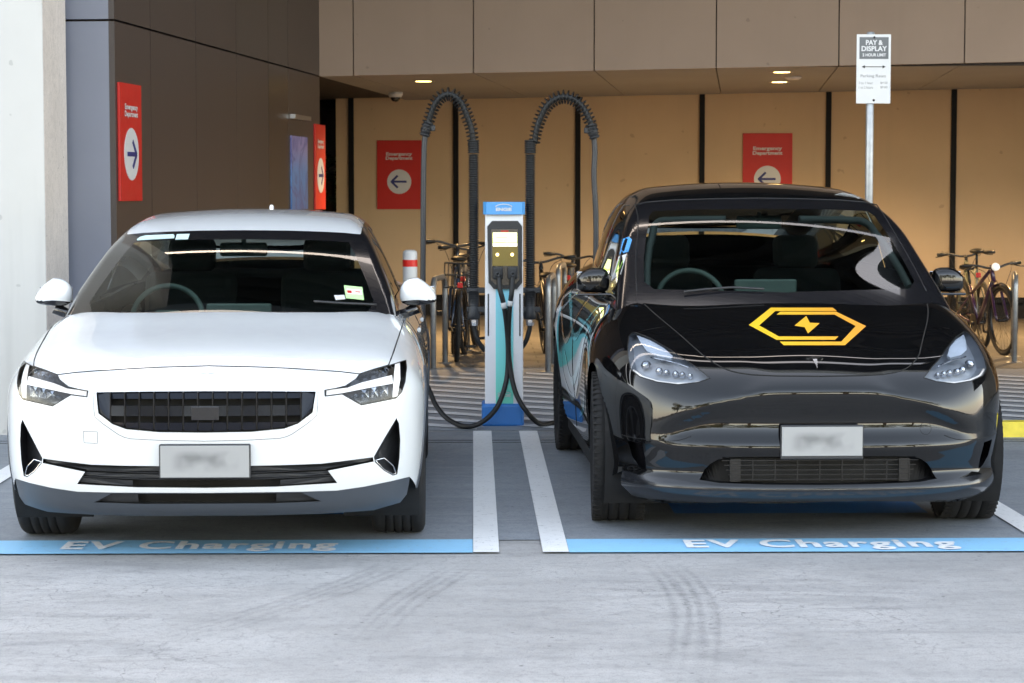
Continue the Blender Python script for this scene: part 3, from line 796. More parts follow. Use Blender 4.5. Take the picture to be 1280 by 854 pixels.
            # reflector cells
            for (a, b_, w_, h_, m) in ((858, 228, 30, 26, 'lamp_chrome'), (905, 215, 34, 30, 'lamp_chrome'), (955, 200, 36, 32, 'lamp_chrome'), (800, 345, 26, 26, 'lamp_chrome'), (850, 335, 42, 52, 'lamp_chrome'), (905, 325, 40, 60, 'lamp_chrome'), (960, 315, 44, 66, 'lamp_chrome')):
                p0 = car.px([Z4(a, b_)], step=0)[0]; sc = 1/4.568/290; bmx = MB(); ww, hh = w_*sc, h_*sc
                V = [(p0[0]-ww/2, p0[1]+.02, p0[2]-hh/2), (p0[0]+ww/2, p0[1]+.02, p0[2]-hh/2+.004), (p0[0]+ww/2, p0[1]+.02, p0[2]+hh/2), (p0[0]-ww/2, p0[1]+.02, p0[2]+hh/2-.003), (p0[0]-.002, p0[1]+.045, p0[2]), (p0[0]+.003, p0[1]+.04, p0[2]+.004)]
                bmx.add(mm(V), [(0, 1, 4), (1, 5, 4), (1, 2, 5), (2, 3, 5), (3, 4, 5), (3, 0, 4)]); bmx.build('reflector', MT[m], h, fixn=False)
            Vv, T, Nn = panel(c['F'], CylZ(1.0), loop[:-1], (), .015, .001)
            if s < 0: Vv, Nn, T = mirror(Vv), mirror(Nn), T[:, ::-1]
            mesh_obj('lens_cover', Vv, T, MT['glass_lens'], h, normals=Nn)
            e = MB(); e.tube(mm(loop[:-1]), .0022, 6, closed=True); e.build('lamp_seal', MT['rubber'], h)
    _px = None
    S = dict(hs=1, ls=1, fbs=1, ws=1,
        hood_front=[(255,457.5),(320,459),(360,460.6),(400,463),(425,464.8),(449.5,467.5)],
        hood_side=[(449.5,467.5),(468,461.5),(485.6,456.6),(492,440),(498.8,419.5),(503.5,405),(505.5,397.5)],
        light=light, light_in=0, light_out=9, light_low=(0, 9), light_up=(9, 13), light_touches_hood=True,
        seam_ang=24, fascia_bottom=[(255,616.3),(375,614.8),(421,613.4),(455,608.5),(489,601.5),(512,596)],
        valance_bottom=[(255,644.3),(330,644),(401,642),(440,639.6),(467,637.6),(500,628),(508,618)], valance_mat='valance_grey',
        holes=holes, vholes=vholes, recesses=recesses, hood_rear=[(.74,1.13),(.70,1.14),(.5,1.07),(.25,1.03),(0,1.02)],
        doors=(1.42, 2.42, 3.30), belt_x=lambda y: .775 if y < 2.8 else .775-.09*max(0, y-2.8), cowl_y=1.15,
        fender_top=lambda car, hs, up: hs[int(np.argmin(np.linalg.norm(hs-up[-1], axis=1)))+1:],
        ws_top=[(305,287.8),(360,288.3),(400,289.5),(430,291),(450.5,293)], ws_side=[(450.5,293),(460,316),(470,345),(480,375),(484,388)],
        ws_low_z=.93, ws_inner=[(305,299),(400,300.5),(436,303),(444,318),(458,352),(467,377),(460,390),(305,390)],
        rail_x=lambda y: .592-.0*y if y < 2.6 else .592-.10*(y-2.6), roof_end=3.0, roof_mat=MT['white_paint'], gh_base_z=.93,
        side_windows=[[(1.62,1.04),(2.42,1.05),(2.42,1.385),(2.2,1.37),(1.62,1.04)][:-1], [(2.50,1.05),(3.4,1.07),(3.55,1.15),(3.1,1.345),(2.50,1.39)]], frame_black=True,
        dash_z=.96, dash_y=1.25, screen_h=.06, seat='seat_fabric', wheel_x=-.37, rvm=(0, 1.90, 1.28), liner_z=1.375,
        wipers=[[(392,380),(430,382.5),(470,384)]], arch_trim=True)
    car, root = assemble(c, 'white_car', 'white fastback car with ribbed black grille and a green and white sticker on its windscreen', MT['white_paint'], S)
    # details
    t, w, h = number_plate(c, car, root, 197, 311.5, 555.7, 599.5, (.006, .006, .006), 0, MT['black_plastic'], -.022)
    for s in (1, -1): mirror_white(root, s)
    # stickers behind the windscreen glass
    st = MB()
    for q, col in (([Z2(730,535), Z2(835,545), Z2(845,618), Z2(742,608)], 0),):
        pass
    def flat(nm, pts, m, off, par=root, side=1):
        P = car.px(pts+pts[:1], F=c['G'], side=side, step=8)[:-1]; P = P+grad(c['G'], P)*off; b = MB(); B = P-grad(c['G'], P)*.0015; k = len(P)
        b.add(np.concatenate([P, B]), [tuple(range(k)), tuple(range(2*k-1, k-1, -1))]+[(i, (i+1) % k, (i+1) % k+k, i+k) for i in range(k)]); return b.build(nm, m, par)
    M_('sticker_green', (.45, .75, .35), .5); M_('sticker_pale', (.8, .85, .75), .5); M_('sticker_blue', (.35, .6, .75), .5)
    sk = flat('service_sticker', [Z2(730,535), Z2(835,545), Z2(845,618), Z2(742,608)], MT['sticker_green'], .002)
    flat('sticker_label', [Z2(745,555), Z2(830,563), Z2(834,590), Z2(750,583)], MT['sticker_pale'], .0035, sk)
    flat('sticker_mark', [Z2(748,566), Z2(774,568), Z2(774,582), Z2(750,580)], MT['orange_red'], .005, sk); flat('sticker_mark', [Z2(795,572), Z2(824,574), Z2(824,578), Z2(795,576)], MT['sign_red'], .005, sk)
    flat('paper_slip', [Z2(674,592), Z2(732,590), Z2(738,613), Z2(684,618)], MT['sign_white'], .002)
    M_('tag_pale', (.55, .75, .75), .3, emit=(.6, .85, .85), es=.0)
    def Z1(x, y): return (x/4.568, 240+y/4.568)
    tg = [[Z1(781,272), Z1(800,258), Z1(830,250), Z1(990,243), Z1(997,252), Z1(994,266), Z1(785,278)], [Z1(1010,243), Z1(1083,241), Z1(1073,272), Z1(1001,274)]]
    for q in tg:
        P = car.px(q+q[:1], F=c['G'], side=1, step=8)[:-1]; P = P+grad(c['G'], P)*.002; b = MB(); b.add(P, [tuple(range(len(P)))]); b.add(P-grad(c['G'], P)*.001, [tuple(range(len(P)))]); b.build('toll_tag', MT['tag_pale'], root, fixn=False)
    # front badge, antenna nub
    bd = MB()
    for x0, x1 in ((-.030, -.004), (.004, .026)): 
        bd.tube(np.array([[x0, cast(c['F'], np.array([[x0, -1.0, .795]]), np.array([[0, 1.0, 0]]), 0, 2)[0][0][1], .795], [x1, cast(c['F'], np.array([[x1, -1.0, .798]]), np.array([[0, 1.0, 0]]), 0, 2)[0][0][1], .798]]), .0016, 6)
    bd.build('bonnet_badge', MT['alloy'], root)
    an = MB(); p = car.px([(331, 261)], F=c['G'], step=0)[0]; an.lathe([(.012, -.01), (.011, .012), (.006, .018), (.001, .019)], 16, 'z', c=(0.08, 2.75, 1.482)); an.build('antenna', MT['white_paint'], root)
    # door handles
    for s in (1, -1):
        for yy in (2.2, 3.12):
            p = car.yz([(yy, .86)])[0]; b = MB(); b.box(s*(p[0]-.005), s*(p[0]+.010), yy-.10, yy+.10, .845, .87, bev=.008); b.build('door_handle', MT['white_paint'], root)
    return c
def Z2(x, y): return (270+x/4.568, 240+y/4.568)
def clip(sub, poly):
    """Sutherland-Hodgman against convex poly (any orientation)"""
    poly = [tuple(p) for p in poly]; A = sum(poly[i-1][0]*poly[i][1]-poly[i][0]*poly[i-1][1] for i in range(len(poly)))
    if A < 0: poly = poly[::-1]
    out = list(sub)
    for i in range(len(poly)):
        a, b = poly[i-1], poly[i]; ex, ey = b[0]-a[0], b[1]-a[1]
        if ex*ex+ey*ey < 1e-12: continue
        inp, out = out, []
        for j in range(len(inp)):
            p, q = inp[j-1], inp[j]; dp = ex*(p[1]-a[1])-ey*(p[0]-a[0]); dq = ex*(q[1]-a[1])-ey*(q[0]-a[0])
            if (dp >= 0) != (dq >= 0): t = dp/(dp-dq); out.append((p[0]+(q[0]-p[0])*t, p[1]+(q[1]-p[1])*t))
            if dq >= 0: out.append(q)
        if not out: return []
    res = []
    for p in out:
        if not res or (abs(p[0]-res[-1][0])+abs(p[1]-res[-1][1]) > 1e-4): res.append(p)
    return res
def inset_poly(poly, d): c = poly.mean(0); v = poly-c; e = np.abs(v).max(0); return c+v*(1-d/e)
def ellipsoid_shell(fn, nu=40, nv=24):
    V = []; Fc = []
    for j in range(nv+1):
        for i in range(nu): V.append(fn(2*PI*i/nu, -PI/2+PI*j/nv))
    for j in range(nv):
        for i in range(nu): k = (i+1) % nu; Fc.append((j*nu+i, j*nu+k, (j+1)*nu+k, (j+1)*nu+i))
    return V, Fc
def sgnp(v, p): return math.copysign(abs(v)**p, v)
def mirror_white(root, s):
    t = thing('side_mirror', None, None, (s*.885, 1.50, 1.062)); del_keys(t); t.parent = root
    def fn(a, b, up):
        x = .090*sgnp(math.cos(a), .75)*sgnp(math.cos(b), .7); y = .062*sgnp(math.sin(a), .8)*sgnp(math.cos(b), .7); z = sgnp(math.sin(b), .75)
        taper = 1-.42*max(0, x/.098); zt = .078*z*taper if z > 0 else .058*z*(1-.55*max(0, x/.098))
        zt += .012*(1-(x/.098)**2)-.02*max(0, x/.098) 
        return (s*x, y*(1-.25*max(0, x/.098)), zt)
    V, Fc = ellipsoid_shell(lambda a, b: fn(a, b, 1)); V = np.array(V)
    zc = lambda v: v[2] > -.022+.05*(s*v[0])*.6
    up = [f for f in Fc if np.mean([zc(V[i]) for i in f]) > .5]; dn = [f for f in Fc if np.mean([zc(V[i]) for i in f]) <= .5]
    a = MB(); a.add(V, up, True); a.build('mirror_cap', MT['white_paint'], t); b = MB(); b.add(V*[.985, .985, 1.0], dn, True); b.build('mirror_base', MT['black_gloss'], t)
    ar = MB(); ar.tube([(s*-.0, .01, -.055), (s*-.06, .02, -.085), (s*-.12, .04, -.11)], [.03, .024, .03], 10); ar.build('mirror_arm', MT['black_gloss'], t)
    g = MB(); g.box(-.08, .08, .060, .064, -.035, .045, bev=.01); g.build('mirror_glass', MT['mirror_glass'], t)
# ------------------------------------------------------------------ black car
def B4(x, y): return (690+x/4.568, 380+y/4.568)
def B6(x, y): return (780+x/4.272, 440+y/4.27)
def B5(x, y): return (920+x/3.556, 370+y/3.556)
def make_black():
    c = dict(X=1.545, Y=9.65, yaw=R(1.2), L=4.75, nose_w=CS([.2, .40, .50, .53, .60, .66, .70, .8], [.70, .70, .66, .62, .50, .38, .30, .3]), axle_f=.85, wb=2.89, r=.355, tw=.25, track=.835, rim=MT['rim_dark'], nsp=5, ribs=3, lugs=True, z_sill=.26, zb=.17, kab=.16, kt=.15, kroof=.10)
    c['fpc'] = CS([.15, .20, .245, .275, .31, .36, .40, .435, .455, .48, .51, .545, .58, .62, .66, .69, .705, .74, .80, .9], [.13, .06, .012, .022, .052, .043, .031, .022, .026, .041, .056, .062, .058, .044, .022, .002, .0, .02, .075, .2])
    c['fpo'] = CS([.15, .20, .245, .275, .31, .36, .42, .445, .48, .54, .60, .66, .70, .76, .85], [.13, .06, .012, .022, .046, .036, .014, .008, .010, .016, .022, .032, .042, .066, .13])
    c['plan'] = CS([0, .3, .5, .65, .78, .86, .92, .97], [0, .014, .05, .11, .205, .295, .40, .55], sym=True)
    c['gw'] = CS([0, .3, .6, .85, 1.3, 2.3, 3.3, 3.75, 4.3, 4.75], [.86, .905, .945, .962, .955, .945, .965, .975, .93, .85])
    c['gz'] = CS([.15, .25, .4, .55, .70, .80, .90, 1.0, 1.12, 1.25], [-.06, -.03, -.018, -.004, 0, -.006, -.028, -.07, -.15, -.27])
    c['hc'] = CS([0, .08, .2, .4, .65, .9, 1.1, 1.4, 2.2, 3.4, 4.2, 4.75], [.70, .755, .815, .885, .965, 1.03, 1.07, 1.10, 1.13, 1.17, 1.16, 1.10])
    c['crown'] = CS([0, .3, .5, .62, .70, .78, .86, .95], [0, .012, .024, .028, .030, .040, .075, .16], sym=True)
    c['rear'] = CS([.15, .4, .7, .9, 1.15], [.12, .02, 0, .03, .12]); c['rplan'] = CS([0, .4, .7, .85, .97], [0, .04, .14, .27, .5], sym=True)
    c['wsy'] = CS([.92, 1.08, 1.25, 1.4, 1.53, 1.65], [.72, 1.02, 1.35, 1.62, 1.88, 2.2]); c['ws_slope'] = .44; c['ws_curve'] = .24
    c['xs'] = CS([.95, 1.09, 1.26, 1.37, 1.5, 1.58, 1.64], [.85, .805, .755, .72, .655, .60, .55]); c['xsy'] = CS([.9, 1.3, 1.9, 2.5, 3.3, 4.0, 4.75], [-.02, 0, .005, .015, -.02, -.09, -.22])
    c['roof'] = CS([1.7, 1.95, 2.2, 2.6, 3.0, 3.5, 4.0, 4.5], [1.50, 1.555, 1.592, 1.622, 1.617, 1.56, 1.43, 1.26]); c['roof_crown'] = .11
    c['F'] = body_fn(c); c['G'] = green_fn(c)
    light = [(887.7,473),(871.7,478),(847.6,480.7),(821.3,477.4),(799.5,470.8),(788.5,462),(785.2,447.9),(784.6,432.5),(786.3,420.5),(789.5,417),(795,416),(812.6,422.7),(838.9,438),(856.4,450),(871.7,459.9)]
    lowint = [(1033,571),(960,571),(911,571.6),(897,574.7),(887,580.5),(880.7,587),(874.2,600),(900,604),(960,606),(1033,606.5)]
    slot = [(785,551),(803,555),(806.5,572),(808,589),(799,583),(790.5,571)]
    def holes(car):
        L = car.px(slot+slot[:1], side=-1); c['slot'] = L; lo = sym(car.px(lowint, side=-1)); c['lo'] = lo
        return [lo, L, mirror(L)]
    def recesses(car, root):
        g = MB(); recess(g, c['lo'], .07); l = g.build('lower_intake', MT['intake_black'], root)
        zs0, zs1 = c['lo'][:, 2].min(), c['lo'][:, 2].max(); x1 = .40
        core = MB(); core.box(-x1, x1, .085, .10, zs0+.012, zs1-.012); core.build('radiator', MT['dark_void'], l)
        b = MB()
        for k in range(5): z = zs0+.022+k*(zs1-zs0-.04)/4; b.box(-x1+.0-(.01*k), x1+.01*k, .050, .056, z-.0016, z+.0016)
        for k in range(9): x = -x1+.1*k; b.box(x-.002, x+.002, .054, .060, zs0+.015, zs1-.015)
        for s in (-1, 1): b.box(s*(x1-.045), s*x1, .058, .066, zs0+.012, zs1-.012)
        b.build('intake_bars', MT['rim_dark'], l)
        cu = MB()
        for L in (c['slot'], mirror(c['slot'])): recess(cu, L, .08, inset=.2); cu.cut()
        cu.each('air_curtain', MT['black_gloss'], root)
        # bumper lower panel line
        q = car.px([(777,543.5),(790,547),(808,549.5),(827,551.5),(845,551.5),(856,548.5),(864,545.5)], side=-1)
        seam('bumper_seam', q, root, .0016, MT['dark_void'])
        cr = car.px([(1150,531)], step=0)[0]; t = MB(); ctr = car.px([(1157,535.5)], step=0)[0]
        pts = [ctr+np.array([.027*math.cos(a), 0, .027*math.sin(a)]) for a in np.linspace(0, 2*PI, 28, endpoint=False)]
        pts, ok = cast(c['F'], np.array(pts)-np.array([0, .5, 0]), np.tile([0, 1.0, 0], (28, 1)), 0, 1.5); t.tube(pts, .0011, 5, closed=True); t.build('tow_eye_cover', MT['rim_dark'], root)
        for s in (-1, 1):
            h = thing('headlight', None, None); del_keys(h); h.parent = root; mm = (lambda q: mirror(q)) if s < 0 else (lambda q: q)
            loop = car.px(light+light[:1], side=-1); sh = MB()
            recess(sh, mm(loop), .06, d=(-.45*s, 1, -.15), inset=.05); sh.build('lamp_housing', MT['lamp_inner'], h, fixn=False)
            def plate(nm, poly, m, dep, thick=.012):
                P = car.px(poly+poly[:1], side=-1, step=3)[:-1]; nn = grad(c['F'], P); P = P-nn*dep; B = P-nn*thick; k = len(P); b = MB()
                b.add(mm(np.concatenate([P, B])), [tuple(range(k)), tuple(range(2*k-1, k-1, -1))]+[(i, (i+1) % k, (i+1) % k+k, i+k) for i in range(k)]); return b.build(nm, m, h)
            # bright brow over the lamp, running light under it
            plate('lamp_brow', [B4(482,172), B4(560,200), B4(640,245), B4(690,292), B4(680,305), B4(600,290), B4(540,262), B4(505,215)], MT['lamp_brow'], .006)
            low = car.px([B4(455,372), B4(505,408), B4(600,437), B4(700,448), B4(800,445), B4(880,428)], side=-1); nn = grad(c['F'], low); e = MB(); e.tube(mm(low-nn*.014), .0055, 8); e.build('running_light', MT['lamp_white'], h)
            up_ = car.px([B4(560,290), B4(640,305), B4(720,325), B4(780,348)], side=-1); nn = grad(c['F'], up_); e = MB(); e.tube(mm(up_-nn*.016), .004, 8); e.build('running_light', MT['lamp_chrome'], h)
            for (a, b_, w_) in ((515, 310, 50), (600, 345, 38), (645, 355, 36), (700, 362, 36), (740, 368, 34), (785, 375, 30)):
                p0 = car.px([B4(a, b_)], side=-1, step=0)[0]; nn = grad(c['F'], p0[None])[0]; p0 = p0-nn*.035; rr = w_/4.568/285*.62
                b = MB(); pr = [(rr, -.012), (rr*.9, 0), (rr*.55, .008), (.001, .012)]
                Mx = Matrix.Translation(Vector(p0*([-1, 1, 1] if s < 0 else [1, 1, 1]))) @ Vector((0, 0, 1)).rotation_difference(Vector(nn*([-1, 1, 1] if s < 0 else [1, 1, 1]))).to_matrix().to_4x4()
                b.lathe(pr, 20, 'z'); b.v = [tuple(Mx @ Vector(v)) for v in b.v]; b.build('projector_lens', MT['lamp_chrome'], h)
            Vv, T, Nn = panel(c['F'], CylZ(1.0), loop[:-1], (), .015, .001)
            if s < 0: Vv, Nn, T = mirror(Vv), mirror(Nn), T[:, ::-1]
            mesh_obj('lens_cover', Vv, T, MT['glass_lens'], h, normals=Nn)
            e = MB(); e.tube(mm(loop[:-1]), .0022, 6, closed=True); e.build('lamp_seal', MT['rubber'], h)
    hood_l = [(863,430.3),(852,420.5),(843,412.8),(830,402),(817,391),(806,381)]
    S = dict(hs=-1, ls=-1, fbs=-1, ws=1,
        hood_front=[(1026,470.5),(970,470),(940,468.6),(920,465.8),(905,461),(892,453.5),(880,445.5)],
        hood_side=[(880,445.5)]+hood_l, hs_take=None,
        light=light, light_in=0, light_out=6, light_low=(0, 5), light_up=(5, 10), light_touches_hood=False,
        seam_ang=32, fascia_bottom=[(1026,611.5),(960,610.5),(900,608),(868,604),(835,598.5),(800,594),(779,588)],
        valance_bottom=[(1026,627),(960,627),(900,628),(860,629.5),(825,629),(795,624),(777,606)], valance_mat='black_gloss_v',
        holes=holes, vholes=lambda car: [], recesses=recesses, hood_rear=[(.72,1.12),(.6,1.02),(.4,.96),(.2,.93),(0,.92)],
        doors=(1.40, 2.45, 3.35), belt_x=lambda y: .80 if y < 2.8 else .80-.07*max(0, y-2.8), cowl_y=1.16,
        ws_top=[(948,247.8),(1000,248.6),(1050,250.2),(1080,252.6),(1096,256)], ws_side=[(1096,256),(1108,274),(1121,296),(1134,318),(1147,342),(1158,364)],
        ws_low_z=.95, ws_inner=[(955,261),(1040,262),(1084,264),(1093,270),(1112,297),(1130,327),(1143,352),(1137,361),(955,366)],
        rail_x=lambda y: .615 if y < 2.6 else .615-.09*(y-2.6), roof_end=3.0, roof_mat=MT['black_paint'], gh_base_z=.97,
        side_windows=[[(1.52,1.13),(2.45,1.15),(2.45,1.50),(2.2,1.50),(2.0,1.46),(1.75,1.33)], [(2.53,1.15),(3.4,1.18),(3.65,1.24),(3.3,1.42),(2.9,1.50),(2.53,1.51)]], frame_black=True,
        dash_z=1.02, dash_y=1.30, screen_h=.10, seat='seat_fabric', wheel_x=-.37, rvm=(0, 1.90, 1.41), liner_z=1.535,
        wipers=[[(855,368),(880,365),(915,362.5),(955,364.5)]], ws_seam=True, trim_in=[(1000,264.5),(1050,265),(1078,266.5),(1090,273),(1110,299),(1128,328),(1140,350)], steer=R(-3))
    def fascia_hs(car): pass
    # bumper takes the strip between bonnet and lamp up to the lamp's top tip
    S['hs_take'] = c.get('take', 0) or 8
    S['fender_top'] = lambda car, hs, up: np.concatenate([car.xy([tuple(up[-1][:2]), tuple(hs[S['hs_take']-1][:2])], step=.01)[1:], hs[S['hs_take']:]])
    return c, S, light
def pair_strip(car, S, light):
    """choose where the bumper stops along the bonnet side"""
    hs = car.px(S['hood_side'], side=S['hs']); tip = car.px([light[10]], side=-1, step=0)[0]
    return int(np.argmin(np.linalg.norm(hs-tip, axis=1)))+1
def mirror_black(root, s):
    t = thing('side_mirror', None, None, (s*.905, 1.50, 1.115)); del_keys(t); t.parent = root
    def fn(a, b):
        x = .082*sgnp(math.cos(a), .7)*sgnp(math.cos(b), .55); y = .055*sgnp(math.sin(a), .8)*sgnp(math.cos(b), .7); z = .072*sgnp(math.sin(b), .6)
        if z > 0: z *= 1-.55*max(0, x/.098)**1.5
        if z < 0: z *= .75
        return (s*x, y*(1-.2*max(0, x/.098)), z)
    V, Fc = ellipsoid_shell(fn); a = MB(); a.add(V, Fc, True); a.build('mirror_cap', MT['black_paint'], t)
    b = MB(); b.box(s*-.105, s*.085, -.052, .045, -.068, -.056, bev=.005); b.build('mirror_base', MT['black_gloss'], t)
    ar = MB(); ar.tube([(s*-.04, .01, -.06), (s*-.07, .015, -.075), (s*-.13, .03, -.09)], [.02, .018, .024], 10); ar.build('mirror_arm', MT['black_gloss'], t)
    g = MB(); g.box(-.08, .08, .052, .056, -.045, .05, bev=.01); g.build('mirror_glass', MT['mirror_glass'], t)
def finish_black():
    c, S, light = make_black()
    car0 = Car(c['X'], c['Y'], c['yaw'], c['F'], c['G'])
    hs = car0.px(S['hood_side'], side=-1); hf = car0.px(S['hood_front'], side=-1)
    hs[0] = hf[-1]
    tipi = min(max(pair_strip(car0, S, light), 3), len(hs)-3); S['hs_take'] = tipi
    # the bumper outline walks from the bonnet side to the lamp tip, round the lamp's inner edge, below it and out
    low = S['light_low']; S['light_low'] = (10, 5)
    # order 10 -> 5 going forward wraps 10..14,0..5
    car, root = assemble(c, 'black_car', 'glossy black crossover with yellow hexagon lightning mark on its bonnet', MT['black_paint'], S)
    number_plate(c, car, root, 981.3, 1086.3, 533, 576.7, (.005, .008, .016), 0, MT['black_plastic'], .008)
    for s in (1, -1): mirror_black(root, s)
    # bonnet mark
    def decal(nm, pts, m, off=.0012, F=c['F'], side=1, par=root, ch=Planar((0, 0, -1))):
        P = car.px(pts+pts[:1], F=F, side=side, step=4); return pobj(nm, F, ch, P[:-1], m, par, h=.03, off=off)
    A = [(57,130),(68,122),(155,53),(430,53),(448,68),(175,68),(103,132),(190,181),(455,181),(440,196),(180,196)]
    Bq = [(180,84),(197,71),(445,71),(578,135),(484,220),(212,220),(195,204),(468,204),(532,135),(438,84)]
    C = [(312,90),(328,120),(372,122),(320,168),(305,140),(260,133)]
    for q in (A, Bq, C): decal('bonnet_mark', [B5(*p) for p in q], MT['mark_gold'])
    # front badge on the nose
    bz = MB()
    def on(x, z): return cast(c['F'], np.array([[x, -1.0, z]]), np.array([[0, 1.0, 0]]), 0, 3)[0][0]
    for poly in ([(-.038,.020),(-.030,.024),(0,.026),(.030,.024),(.038,.020),(.028,.015),(.010,.017),(.001,-.020),(-.001,-.020),(-.010,.017),(-.028,.015)],):
        P = np.array([on(x*1.0, .802+z*.95)+np.array([0, -.003, .001]) for x, z in poly]); k = len(P); B = P+np.array([0, .004, -.002])
        bz.add(np.concatenate([P, B]), [tuple(range(k)), tuple(range(2*k-1, k-1, -1))]+[(i, (i+1) % k, (i+1) % k+k, i+k) for i in range(k)])
    bz.build('nose_badge', MT['chrome'], root)
    # wrap graphics on both flanks
    def ribbon(nm, pts, w, m, side):
        p = np.array(spline_pts([(a, b) for a, b in pts], 10)); tn = np.gradient(p, axis=0); tn /= np.linalg.norm(tn, axis=1, keepdims=True); nr = np.stack([-tn[:, 1], tn[:, 0]], 1)
        ww = w*(.35+.65*np.sin(np.linspace(.15, PI-.15, len(p))))[:, None]/2; L = np.concatenate([p+nr*ww, (p-nr*ww)[::-1]])
        P = car.yz([tuple(q) for q in L], step=5); Vv, T, Nn = panel(c['F'], Planar((-1, 0, 0)), P, (), .03, .0012)
        if side < 0: Vv, Nn, T = mirror(Vv), mirror(Nn), T[:, ::-1]
        mesh_obj(nm, Vv, T, m, root, normals=Nn)
    for sd in (-1, 1):
        ribbon('wrap_stripe', [(1.45,.98),(1.7,.80),(2.1,.62),(2.6,.52),(3.0,.66)], .055, MT['wrap_cyan'], sd)
        ribbon('wrap_stripe', [(1.50,.90),(1.8,.70),(2.2,.52),(2.7,.42),(3.1,.50),(3.2,.68)], .04, MT['wrap_white'], sd)
        ribbon('wrap_stripe', [(1.65,.99),(1.95,.86),(2.4,.78),(2.9,.90),(3.4,.98)], .045, MT['wrap_cyan'], sd)
        ribbon('wrap_stripe', [(2.3,.99),(2.6,.80),(3.0,.72),(3.35,.86),(3.7,.98)], .035, MT['wrap_orange'], sd)
        ribbon('wrap_stripe', [(1.35,.80),(1.5,.62),(1.75,.46),(2.2,.36)], .045, MT['wrap_cyan'], sd)
        ribbon('wrap_stripe', [(3.0,1.0),(3.4,.88),(3.9,.86),(4.3,.95)], .03, MT['wrap_white'], sd)
    for pts, m in (([(779.5,299),(786,296.5),(790,300),(785.5,315),(775,318)], 'charger_blue'), ([(774,321),(783.5,318),(776,343),(764.5,351)], 'sign_white'), ([(774.5,325),(780.5,323),(775,336),(769,342)], 'charger_green')):
        P = car.px(pts+pts[:1], F=c['G'], side=1, step=6)[:-1]; P = P+grad(c['G'], P)*.003; b = MB(); B = P-grad(c['G'], P)*.002; k = len(P)
        b.add(np.concatenate([P, B]), [tuple(range(k)), tuple(range(2*k-1, k-1, -1))]+[(i, (i+1) % k, (i+1) % k+k, i+k) for i in range(k)]); b.build('window_sticker', MT[m], root)
    return c
M_('black_gloss_v', (.012, .013, .016), .2, coat=.3)
M_('lamp_inner', (.40, .42, .45), .3, metal=.2)
M_('wrap_cyan', (.02, .50, .55), .25, coat=1); M_('wrap_white', (.6, .65, .68), .25, coat=1); M_('wrap_orange', (.7, .22, .02), .25, coat=1)
def gold():
    m, nt, b = nt_mat('mark_gold'); s = nt.nodes.new('ShaderNodeSeparateXYZ'); nt.links.new(coords(nt), s.inputs[0])
    r = ramp(nt, s.outputs[0], [(0, (.80, .52, .02)), (1, (.85, .32, .04))]); 
    mr = nt.nodes.new('ShaderNodeMapRange'); mr.inputs[1].default_value = -.3; mr.inputs[2].default_value = .3; nt.links.new(s.outputs[0], mr.inputs[0]); nt.links.new(mr.outputs[0], r.inputs[0])
    nt.links.new(r.outputs[0], b.inputs['Base Color']); b.inputs['Roughness'].default_value = .4; return m
MT['mark_gold'] = gold()
M_('charger_green', (.25, .5, .1), .5)
# ------------------------------------------------------------------ world and light
w = bpy.data.worlds.new('World'); SC.world = w; w.use_nodes = True; nt = w.node_tree; bg = nt.nodes['Background']
sky = nt.nodes.new('ShaderNodeTexSky'); sky.sky_type = 'NISHITA'; sky.sun_disc = False
SUN_EL, SUN_AZ = R(33), R(-14)          # azimuth from +Y towards +X
sky.sun_elevation = SUN_EL; sky.sun_rotation = SUN_AZ; sky.air_density = 1.0; sky.dust_density = 2.0; sky.ozone_density = 1.2
# pale haze low on the horizon over the clear sky
tc = nt.nodes.new('ShaderNodeTexCoord'); sx = nt.nodes.new('ShaderNodeSeparateXYZ'); nt.links.new(tc.outputs['Generated'], sx.inputs[0])
hz = ramp(nt, sx.outputs[2], [(0, (4.6, 4.9, 5.3)), (.16, (3.0, 3.4, 3.9)), (.45, (.9, 1.1, 1.4)), (.8, (.4, .5, .6))])
ad = nt.nodes.new('ShaderNodeMix'); ad.data_type = 'RGBA'; ad.blend_type = 'ADD'; ad.inputs[0].default_value = 1.0; ad.clamp_result = False
nt.links.new(sky.outputs[0], ad.inputs[6]); nt.links.new(hz.outputs[0], ad.inputs[7]); nt.links.new(ad.outputs[2], bg.inputs[0]); bg.inputs[1].default_value = .12
sd = Vector((math.sin(SUN_AZ)*math.cos(SUN_EL), math.cos(SUN_AZ)*math.cos(SUN_EL), math.sin(SUN_EL)))
sl = bpy.data.lights.new('sun', 'SUN'); sl.energy = 3.2; sl.angle = R(.53); sl.color = (1, .94, .84)
so = bpy.data.objects.new('sun', sl); COL.objects.link(so); so.rotation_euler = sd.to_track_quat('Z', 'Y').to_euler(); so.location = (0, 0, 40)
SC.view_settings.view_transform = 'Standard'; SC.view_settings.look = 'None'; SC.view_settings.gamma = 1; SC.view_settings.exposure = 2.88
SC.view_settings.use_white_balance = True; SC.view_settings.white_balance_temperature = 8900; SC.view_settings.white_balance_tint = 12

